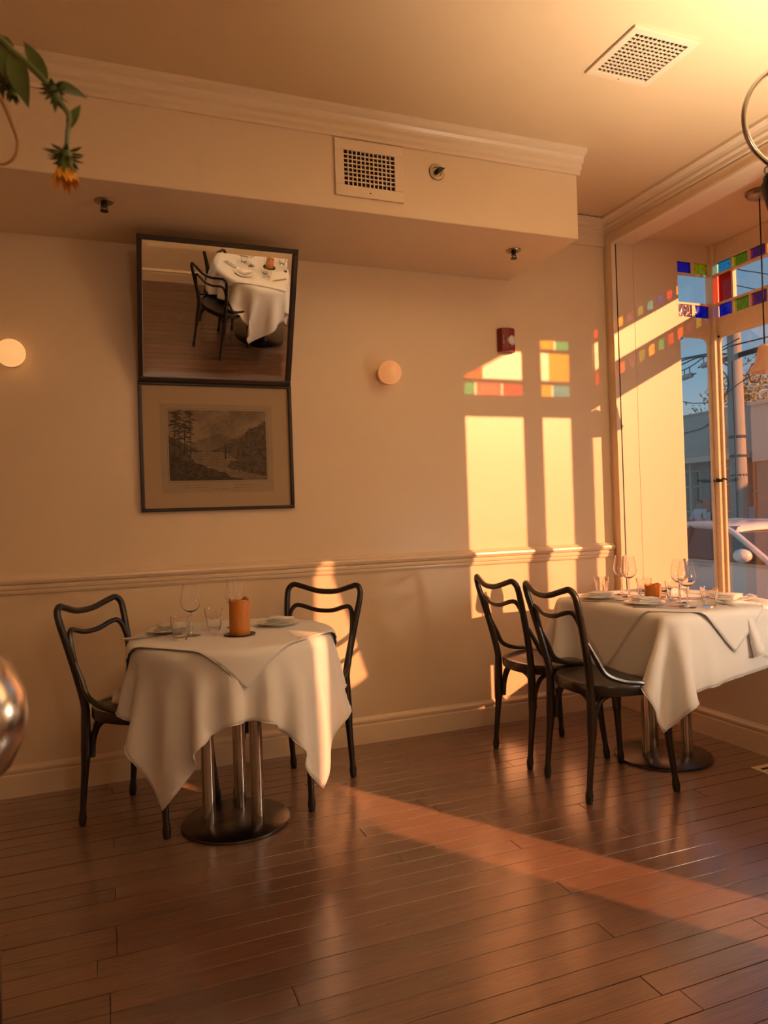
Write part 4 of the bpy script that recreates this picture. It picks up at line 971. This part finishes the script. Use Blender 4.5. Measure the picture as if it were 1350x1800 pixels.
# unseen fill lamps, added to brighten the room
def fill_pendant(x, y, z, r, label, mt='fill_bright'):
    t = thing('fill_pendant', label, 'pendant lamp', (x, y, 0), group='added fill pendants behind the camera')
    MB().lathe([(max(1e-7, r * math.sin(a)), z - r * math.cos(a)) for a in np.linspace(0, PI, 17)], 32).build('globe', mt, t)
    MB().tube([(0, 0, z + r - .004), (0, 0, ZC - .01)], .004, 8).build('cord', 'cord_black', t)
    MB().lathe([(0, ZC), (.05, ZC), (.048, ZC - .02), (0, ZC - .022)], 24).build('canopy', 'brass', t)
fl_ = thing('fill_uplight', 'unseen brass floor lamp added to light the ceiling as fill', 'floor lamp', (2.35, -2.64, 0))  # added uplight, out of view; its ceiling bounce brightens the room
LZ = -.62
MB().lathe([(0, 0), (.13, 0), (.13, .012), (.03, .03), (0, .032)], 36).build('base', 'dark_metal', fl_)
MB().tube([(0, 0, .02), (0, 0, 1.70 + LZ)], .012, 12).build('pole', 'dark_metal', fl_)
MB().olathe([(r_, z_ + LZ) for r_, z_ in [(0, 1.69), (.05, 1.70), (.12, 1.745), (.155, 1.80), (.174, 1.93), (.172, 1.93), (.152, 1.802), (.115, 1.75), (.05, 1.708), (0, 1.70)]], 40).build('bowl', 'brass', fl_)
MB().lathe([(r_, z_ + LZ) for r_, z_ in [(0, 1.757), (.086, 1.757), (.088, 1.760), (.07, 1.766), (0, 1.769)]], 36).build('diffuser', 'fill_bright', fl_)
fill_pendant(.55, -4.15, 2.20, .12, 'unseen dim globe pendant added as fill behind the reflected chair', 'fill_dim')  # added fill from behind the camera
sb = thing('fill_cabinet', 'unseen low dark cabinet added to carry the fill globe', 'cabinet', (2.55, -2.02, 0))  # invented support for the low fill globe
MB().box(-.15, .148, -.28, .28, .04, .60).build('body', 'dark_cabinet', sb); MB().box(-.17, .148, -.30, .30, .60, .62).build('top', 'dark_cabinet', sb)
for s_ in (-1, 1):
    dr = MB().box(-.162, -.15, s_ * .14 - .13, s_ * .14 + .13, .07, .57).build('door', 'dark_cabinet', sb); MB().lathe([(0, 0), (.010, 0), (.012, .01), (0, .018)], 12).build('knob', 'brass', dr).matrix_local = Matrix.Translation((-.162, s_ * .03, .35)) @ Matrix.Rotation(-PI / 2, 4, 'Y')
MB().box(-.13, .13, -.26, .26, 0, .04).build('plinth', 'dark_cabinet', sb)
tl = thing('fill_globe', 'unseen lit globe added as low fill on the cabinet', 'lamp', (2.57, -2.12, .62))  # added low fill, out of view on the window side
MB().lathe([(0, 0), (.05, 0), (.05, .012), (.012, .022), (.010, .12), (0, .12)], 28).build('base', 'brass', tl)
r = .10; MB().lathe([(max(1e-7, r * math.sin(a)), .21 - r * math.cos(a)) for a in np.linspace(0, PI, 17)], 32).build('globe', 'fill_low', tl)

# ================================================================== STREET
ZST = -0.54
struct(MB().box(3.66, 6.3, -40, 60, ZST - .2, ZST + .12).build('ground_sidewalk', 'sidewalk'), 'concrete pavement outside')
struct(MB().box(6.3, 15.2, -60, 90, ZST - .25, ZST).build('ground_road', 'asphalt'), 'asphalt street')
struct(MB().box(15.2, 60, -60, 90, ZST - .2, ZST + .12).build('ground_far_sidewalk', 'sidewalk'))

def build_car(loc):
    t = thing('parked_car', 'white hatchback parked at the kerb outside the bay', 'car', loc)
    # local: length along Y (front at -Y), width along X, near side at x=0
    side = [(-2.15, .32), (-2.18, .55), (-2.05, .72), (-1.35, .86), (-1.05, .92), (1.75, .99), (2.05, .95), (2.12, .60), (2.08, .32)]
    W_ = 1.76
    m = MB(); n = len(side); V = []; F = []
    sl_ = [(0.10, .985, .0), (0.0, 1.0, .0), (0.0, 1.0, .0), (W_, 1.0, 0), (W_ - .0, 1.0, 0), (W_ - .10, .985, 0)]
    for x_, k, _ in sl_:
        for yy, z in side: V.append((x_, yy * k, .30 + (z - .30) * k))
    for i in range(len(sl_) - 1):
        for j in range(n): F.append((i * n + j, i * n + (j + 1) % n, (i + 1) * n + (j + 1) % n, (i + 1) * n + j))
    F.append(tuple(range(n))); F.append(tuple((len(sl_) - 1) * n + j for j in range(n))[::-1])
    m.add(V, F); m.build('body', 'car_white', t, bevel=.05)
    # cabin: glass volume with painted roof and pillars
    lo = [(-1.00, .93), (1.75, .99)]; hi = [(-.30, 1.385), (1.25, 1.40)]
    ins = .17
    V = [(.03, lo[0][0], lo[0][1]), (.03, lo[1][0], lo[1][1]), (ins, hi[1][0], hi[1][1]), (ins, hi[0][0], hi[0][1]), (W_ - .03, lo[0][0], lo[0][1]), (W_ - .03, lo[1][0], lo[1][1]), (W_ - ins, hi[1][0], hi[1][1]), (W_ - ins, hi[0][0], hi[0][1])]
    m = MB(); m.add(V, [(0, 1, 2, 3), (4, 7, 6, 5), (0, 3, 7, 4), (1, 5, 6, 2), (3, 2, 6, 7), (0, 4, 5, 1)]); m.build('cabin_glass', 'building_glass', t)
    # roof shell
    m = MB(); V = []; F = []; ny, nx_ = 12, 9
    for i in range(ny):
        yy = -.42 + 1.85 * i / (ny - 1); zc_ = 1.40 + .045 * math.sin(PI * min(1, max(0, (yy + .42) / 1.85))) - (.05 if i == 0 else 0) - (.06 if i == ny - 1 else 0)
        for j in range(nx_):
            a = j / (nx_ - 1) * 2 - 1; V.append((W_ / 2 + a * (W_ / 2 - .145), yy, zc_ - .05 * a ** 4 + .0))
    for i in range(ny - 1):
        for j in range(nx_ - 1): F.append((i * nx_ + j, i * nx_ + j + 1, (i + 1) * nx_ + j + 1, (i + 1) * nx_ + j))
    o = MB().add(V, F, True).build('roof', 'car_white', t); q = o.modifiers.new('s', 'SOLIDIFY'); q.thickness = .03
    for s_, xo in ((1, 0), (-1, W_)):
        xl = lambda x_: xo + s_ * x_
        MB().tube(spline([(xl(.02), -1.12, .92), (xl(.075), -.72, 1.16), (xl(.135), -.36, 1.345), (xl(.150), -.05, 1.395), (xl(.152), .6, 1.41), (xl(.15), 1.15, 1.385), (xl(.05), 1.72, 1.02)], 6), .038, 8).build('pillar', 'car_white', t)
        MB().tube([(xl(.015), -.98, .945), (xl(.012), .4, .965), (xl(.015), 1.68, .995)], .014, 6).build('belt_trim', 'car_trim', t)
        MB().tube([(xl(.025), .36, .96), (xl(.150), .30, 1.385)], .035, 8).build('door_pillar', 'car_trim', t)
        mi = MB().lathe([(0, -.10), (.05, -.095), (.085, -.05), (.092, 0), (.085, .05), (.05, .09), (0, .095)], 20).build('side_mirror', 'car_white', t)
        mi.matrix_local = Matrix.Translation((xl(-.10), -.78, 1.03)) @ Matrix.Rotation(PI / 2, 4, 'Y') @ Matrix.Diagonal((.95, 1.35, .85, 1))
        MB().box(xl(-.04), xl(.05), -.81, -.75, .955, .985).build('mirror_stalk', 'car_trim', t)
        MB().box(xl(-.022), xl(.0), .02, .24, .83, .86).build('door_handle', 'car_white', t, bevel=.008)
        for yy in (-1.38, 1.32):
            MB().lathe([(.0, -.10), (.30, -.10), (.325, -.06), (.325, .06), (.30, .10), (0, .10)], 32).build('wheel', 'car_tyre', t).matrix_local = Matrix.Translation((xl(.11), yy, .325)) @ Matrix.Rotation(PI / 2, 4, 'Y')
            MB().lathe([(0, -.012), (.20, -.012), (.21, 0), (.0, .008)], 24).build('hubcap', 'transformer', t).matrix_local = Matrix.Translation((xl(-.005), yy, .325)) @ Matrix.Rotation(PI / 2, 4, 'Y')
    return t
car = build_car((7.5, 4.15, ZST))

# utility pole, crossarm, wires, transformers
up = thing('utility_pole', 'weathered wooden utility pole across the street with a crossarm', 'utility pole', (14.0, 9.53, ZST))
MB().lathe([(.20, 0), (.19, 2), (.165, 4.6), (.145, 6.05), (0, 6.07)], 16).build('shaft', 'pole_wood', up)
MB().obox((0, -.15, 5.14), (.05, 0, 0), (0, 1.15, -.03), (0, 0, .05)).build('crossarm', 'wire', up)
MB().obox((0, .18, 4.95), (.02, 0, 0), (0, .20, .14), (0, 0, .02)).build('arm_brace', 'wire', up)
for y0, z0, r in ((.30, 4.75, .34), (-.72, 4.85, .22)):
    MB().tube([(-.18, y0 + r * .75 * math.cos(a), z0 - .25 + r * math.sin(a)) for a in np.linspace(0, 2 * PI, 28, endpoint=False)], .016, 6, closed=True).build('cable_loop', 'wire', up)
for k, zz in enumerate((2.3, 2.75, 3.2)): MB().lathe([(.185, zz), (.19, zz + .02), (.19, zz + .05), (.18, zz + .07)], 14).build('band', 'wire', up)
MB().tube([(-.19, -.1, 1.0), (-.18, -.1, 3.2), (-.16, -.08, 5.0)], .018, 6).build('conduit', 'wire', up)
def wire(pts, label, r=.014):
    t = tag(MB().tube(spline(pts, 8), r, 5).build('power_line', 'wire'), label, 'power line', 'overhead lines across the street'); return t
def ext(px, py, X):
    q = cF + cR * ((px - 675) / FPX) - cU * ((py - 900) / FPX); t_ = X / q.x; return EYE + q * t_
for i, (pts, lb) in enumerate((([(1130, 655), (1205, 632), (1262, 618), (1290, 607), (1350, 592), (1430, 568)], 'overhead line passing the top of the utility pole'),
        ([(1150, 640), (1196, 631), (1246, 622), (1275, 622), (1290, 626)], 'overhead line reaching the pole crossarm, upper'), ([(1150, 662), (1200, 640), (1230, 628), (1275, 624)], 'overhead line reaching the pole crossarm, lower'),
        ([(1160, 625), (1197, 596), (1215, 580), (1240, 556)], 'overhead line at the head of the narrow side window'), ([(1200, 706), (1225, 709), (1260, 702), (1330, 657), (1420, 655)], 'thin low overhead line behind the pole'),
        ([(1280, 463), (1300, 474), (1325, 478), (1350, 482), (1420, 490)], 'high line seen through the stained glass transom'), ([(1270, 498), (1300, 503), (1340, 510), (1420, 515)], 'lower line seen through the stained glass transom'),
        ([(1180, 772), (1203, 762), (1236, 752), (1256, 735)], 'dark line sagging across the grey building'))):
    wire([ext(px, py, (13.86, 13.92, 13.95, 14.3, 13.83, 14.6, 14.7, 19.83)[i]) for px, py in pts], lb, .012 if i in (4, 5, 6) else .018)
for k, (px, py, L, lb) in enumerate(((1208, 662, .17, 'grey cylindrical splice case on the line, larger'), (1241, 641, .13, 'grey cylindrical splice case on the line, smaller'))):
    c = ext(px, py, 13.5); d = (ext(px + 30, py - 11, 13.5) - c).normalized()
    tt = thing('splice_case', lb, 'cable box', tuple(c)); MB().tube([-d * L, -d * (L - .03), d * (L - .03), d * L], [.05, .065, .065, .05], 14).build('case', 'transformer', tt)
    MB().tube([-d * (L + .12), d * (L + .12)], .016, 6).build('cable', 'wire', tt)
    for s_ in (-.5, .5): MB().tube([d * L * s_ + Vector((0, 0, .06)), d * L * s_ + Vector((0, 0, .2))], .012, 6).build('hanger', 'wire', tt)
wire([ext(px, py, 13.5) + Vector((0, 0, .20)) for px, py in ((1150, 684), (1208, 662), (1241, 641), (1300, 610))], 'line carrying the two splice cases', .014)

# buildings across the street
b1 = thing('shop_building', 'low grey shop building with dark windows and red panels across the street', 'building', (20, 16, ZST))
def bl(name, mat, y0, y1, z0, z1, x0=0, x1=.2, par=None): return MB().box(x0, x1, y0 - 16, y1 - 16, z0 - ZST, z1 - ZST).build(name, mat, par or b1)
bl('wall', 'building_wall', 14.35, 40, ZST + .12, 2.65, 0, 4)
bl('upper_wall', 'building_grey', 14.35, 40, 2.78, 4.32, -.15, 4.1)
bl('parapet_cap', 'building_frame', 14.35, 40, 4.32, 4.38, -.2, 4.2)
bl('fascia', 'building_fascia', 14.35, 40, 2.60, 2.80, -.55, 0)
bl('awning', 'building_grey', 15.4, 15.9, 3.1, 3.6, -.5, -.15)
for y0, y1 in ((15.2, 16.3), (16.75, 18.0), (18.3, 19.6)):
    wn = bl('window', 'building_frame', y0, y1, .85, 2.35, -.06, 0)
    bl('glass', 'building_glass', y0 + .06, y1 - .06, .9, 1.75, -.075, -.06, wn); bl('glass', 'building_glass', y0 + .06, y1 - .06, 1.81, 2.3, -.075, -.06, wn)
for y0, y1, z0, z1 in ((14.4, 15.1, 1.55, 2.45), (14.4, 15.1, .95, 1.45), (16.35, 16.7, .9, 1.35)): bl('red_panel', 'building_red', y0, y1, z0, z1, -.07, 0)
bl('poster', 'poster', 14.45, 14.85, .35, 1.0, -.10, -.08); bl('poster', 'poster', 16.3, 16.75, .35, .85, -.10, -.08)
bl('post', 'building_frame', 16.95, 17.03, ZST + .12, 2.6, -.3, -.2)
for k in range(5): bl('siding_line', 'building_frame', 14.35, 40, 2.85 + .09 * k, 2.87 + .09 * k, -.165, -.15)
b2 = thing('beige_building', 'pale beige taller building beside the grey shop', 'building', (19.7, 12, ZST))
MB().box(-.0, 4, -14, 2.28, 3.0, 4.86).build('upper_wall', 'building_beige', b2); MB().box(-.12, 4.1, -14, 2.30, 4.80, 4.92).build('coping', 'building_beige', b2)
MB().box(.1, 4, -14, 2.2, .12, 3.0).build('wall', 'building_wall', b2)
for k in range(5):
    y0 = 1.2 - 1.5 * k; wn = MB().box(.02, .1, y0 - 1.1, y0, 1.2, 2.7).build('window', 'building_frame', b2); MB().box(0, .02, y0 - 1.04, y0 - .06, 1.26, 2.64).build('glass', 'building_glass', wn)
def tree(loc, h, w_, n, label, seed):
    t = thing('street_tree', label, 'tree', loc); r = np.random.default_rng(seed)
    MB().tube(spline([(0, 0, 0), (.1, .05, h * .35), (0, .1, h * .6), (.05, 0, h * .85)], 5), lerp_r([.22, .16, .08, .03], 16), 8).build('trunk', 'bark', t)
    m = MB()
    for k in range(16):
        a = r.uniform(0, 2 * PI); z = r.uniform(.4, .9) * h; m.tube([(0, 0, z * .8), (w_ * .45 * math.cos(a), w_ * .45 * math.sin(a), z + .3)], [.04, .012], 5)
    m.build('branches', 'bark', t)
    c = r.normal(0, 1, (n, 3)); c /= np.linalg.norm(c, axis=1)[:, None]; c *= (r.random(n) ** .4)[:, None]
    lump = 1 + .25 * np.sin(c[:, 0] * 5 + 1) * np.cos(c[:, 1] * 4) ; c *= lump[:, None]
    V = []; F = []
    for i in range(n):
        p = Vector((c[i, 0] * w_, c[i, 1] * w_, h * .68 + c[i, 2] * h * .36)); a = Vector(r.normal(0, 1, 3)).normalized() * .13; b = Vector(r.normal(0, 1, 3)).normalized() * .06
        o_ = len(V); V += [p - a, p + b, p + a, p - b]; F.append((o_, o_ + 1, o_ + 2, o_ + 3))
    o = MB().add(V, F).build('foliage', 'tree_leaf', t); o['kind'] = 'stuff'; return t
tree((27, 20.5, ZST), 7.6, 2.1, 4200, 'broad leafy tree rising behind the beige building', 1)
tree((27.5, 25.4, ZST), 6.1, 1.6, 2200, 'smaller dark tree behind the utility pole', 2)

# person on the far pavement
pn = thing('person', 'person in a white shirt and dark sunglasses standing across the street', 'person', (15.8, 12.62, ZST + .12))
bm_v = dict(pelvis=(0, 0, .92), waist=(0, 0, 1.06), chest=(0, 0, 1.28), neck=(0, 0, 1.44), sL=(0, .17, 1.38), eL=(-.06, .24, 1.12), hL=(-.22, .10, 1.16), sR=(0, -.17, 1.38), eR=(-.02, -.24, 1.12), hR=(-.10, -.22, .90),
            hipL=(0, .09, .88), kL=(-.01, .10, .48), aL=(.01, .10, .07), tL=(-.12, .11, .04), hipR=(0, -.09, .88), kR=(-.01, -.10, .48), aR=(.01, -.10, .07), tR=(-.12, -.11, .04))
rad = dict(pelvis=.13, waist=.125, chest=.14, neck=.055, sL=.06, eL=.042, hL=.035, sR=.06, eR=.042, hR=.035, hipL=.085, kL=.06, aL=.042, tL=.035, hipR=.085, kR=.06, aR=.042, tR=.035)
ed = [('pelvis', 'waist'), ('waist', 'chest'), ('chest', 'neck'), ('chest', 'sL'), ('sL', 'eL'), ('eL', 'hL'), ('chest', 'sR'), ('sR', 'eR'), ('eR', 'hR'), ('pelvis', 'hipL'), ('hipL', 'kL'), ('kL', 'aL'), ('aL', 'tL'), ('pelvis', 'hipR'), ('hipR', 'kR'), ('kR', 'aR'), ('aR', 'tR')]
ks = list(bm_v); me = bpy.data.meshes.new('body'); me.from_pydata([bm_v[k] for k in ks], [(ks.index(a), ks.index(b)) for a, b in ed], [])
bo = bpy.data.objects.new('body', me); COL.objects.link(bo); sk = bo.modifiers.new('skin', 'SKIN'); ss = bo.modifiers.new('sub', 'SUBSURF'); ss.levels = ss.render_levels = 1
for i, k in enumerate(ks): me.skin_vertices[0].data[i].radius = (rad[k], rad[k]); me.skin_vertices[0].data[i].use_root = (k == 'pelvis')
dg = bpy.context.evaluated_depsgraph_get(); bm2 = bpy.data.meshes.new_from_object(bo.evaluated_get(dg)); bpy.data.objects.remove(bo)
for mt in ('shirt', 'dark_cloth', 'skin'): bm2.materials.append(MATS[mt])
for p in bm2.polygons:
    z = p.center.z; p.use_smooth = True
    p.material_index = 2 if (z > 1.42 or (abs(p.center.y) > .14 and z < 1.15 and z > .86 and p.center.x < -.05)) else (1 if z < .93 else 0)
bo = bpy.data.objects.new('body', bm2); COL.objects.link(bo); bo.parent = pn
hm = MB().lathe([(0, 1.44), (.050, 1.452), (.072, 1.50), (.080, 1.56), (.078, 1.60), (.055, 1.655), (0, 1.672)], 20, fl=lambda a, z: 1 + .14 * abs(math.cos(a))); hm.build('head', 'skin', pn)
MB().tube([(-.088, .065, 1.572), (-.098, .03, 1.575), (-.100, 0, 1.578), (-.098, -.03, 1.575), (-.088, -.065, 1.572)], .017, 8).build('sunglasses', 'dark_cloth', pn)
MB().lathe([(.088, 1.585), (.094, 1.62), (.072, 1.672), (0, 1.69)], 20, c=(.012, 0, 0)).build('hair', 'hair', pn)
MB().lathe([(0, -.02), (.012, -.012), (.014, .0), (.006, .022), (0, .024)], 10, c=(-.094, 0, 1.54)).build('nose', 'skin', pn)
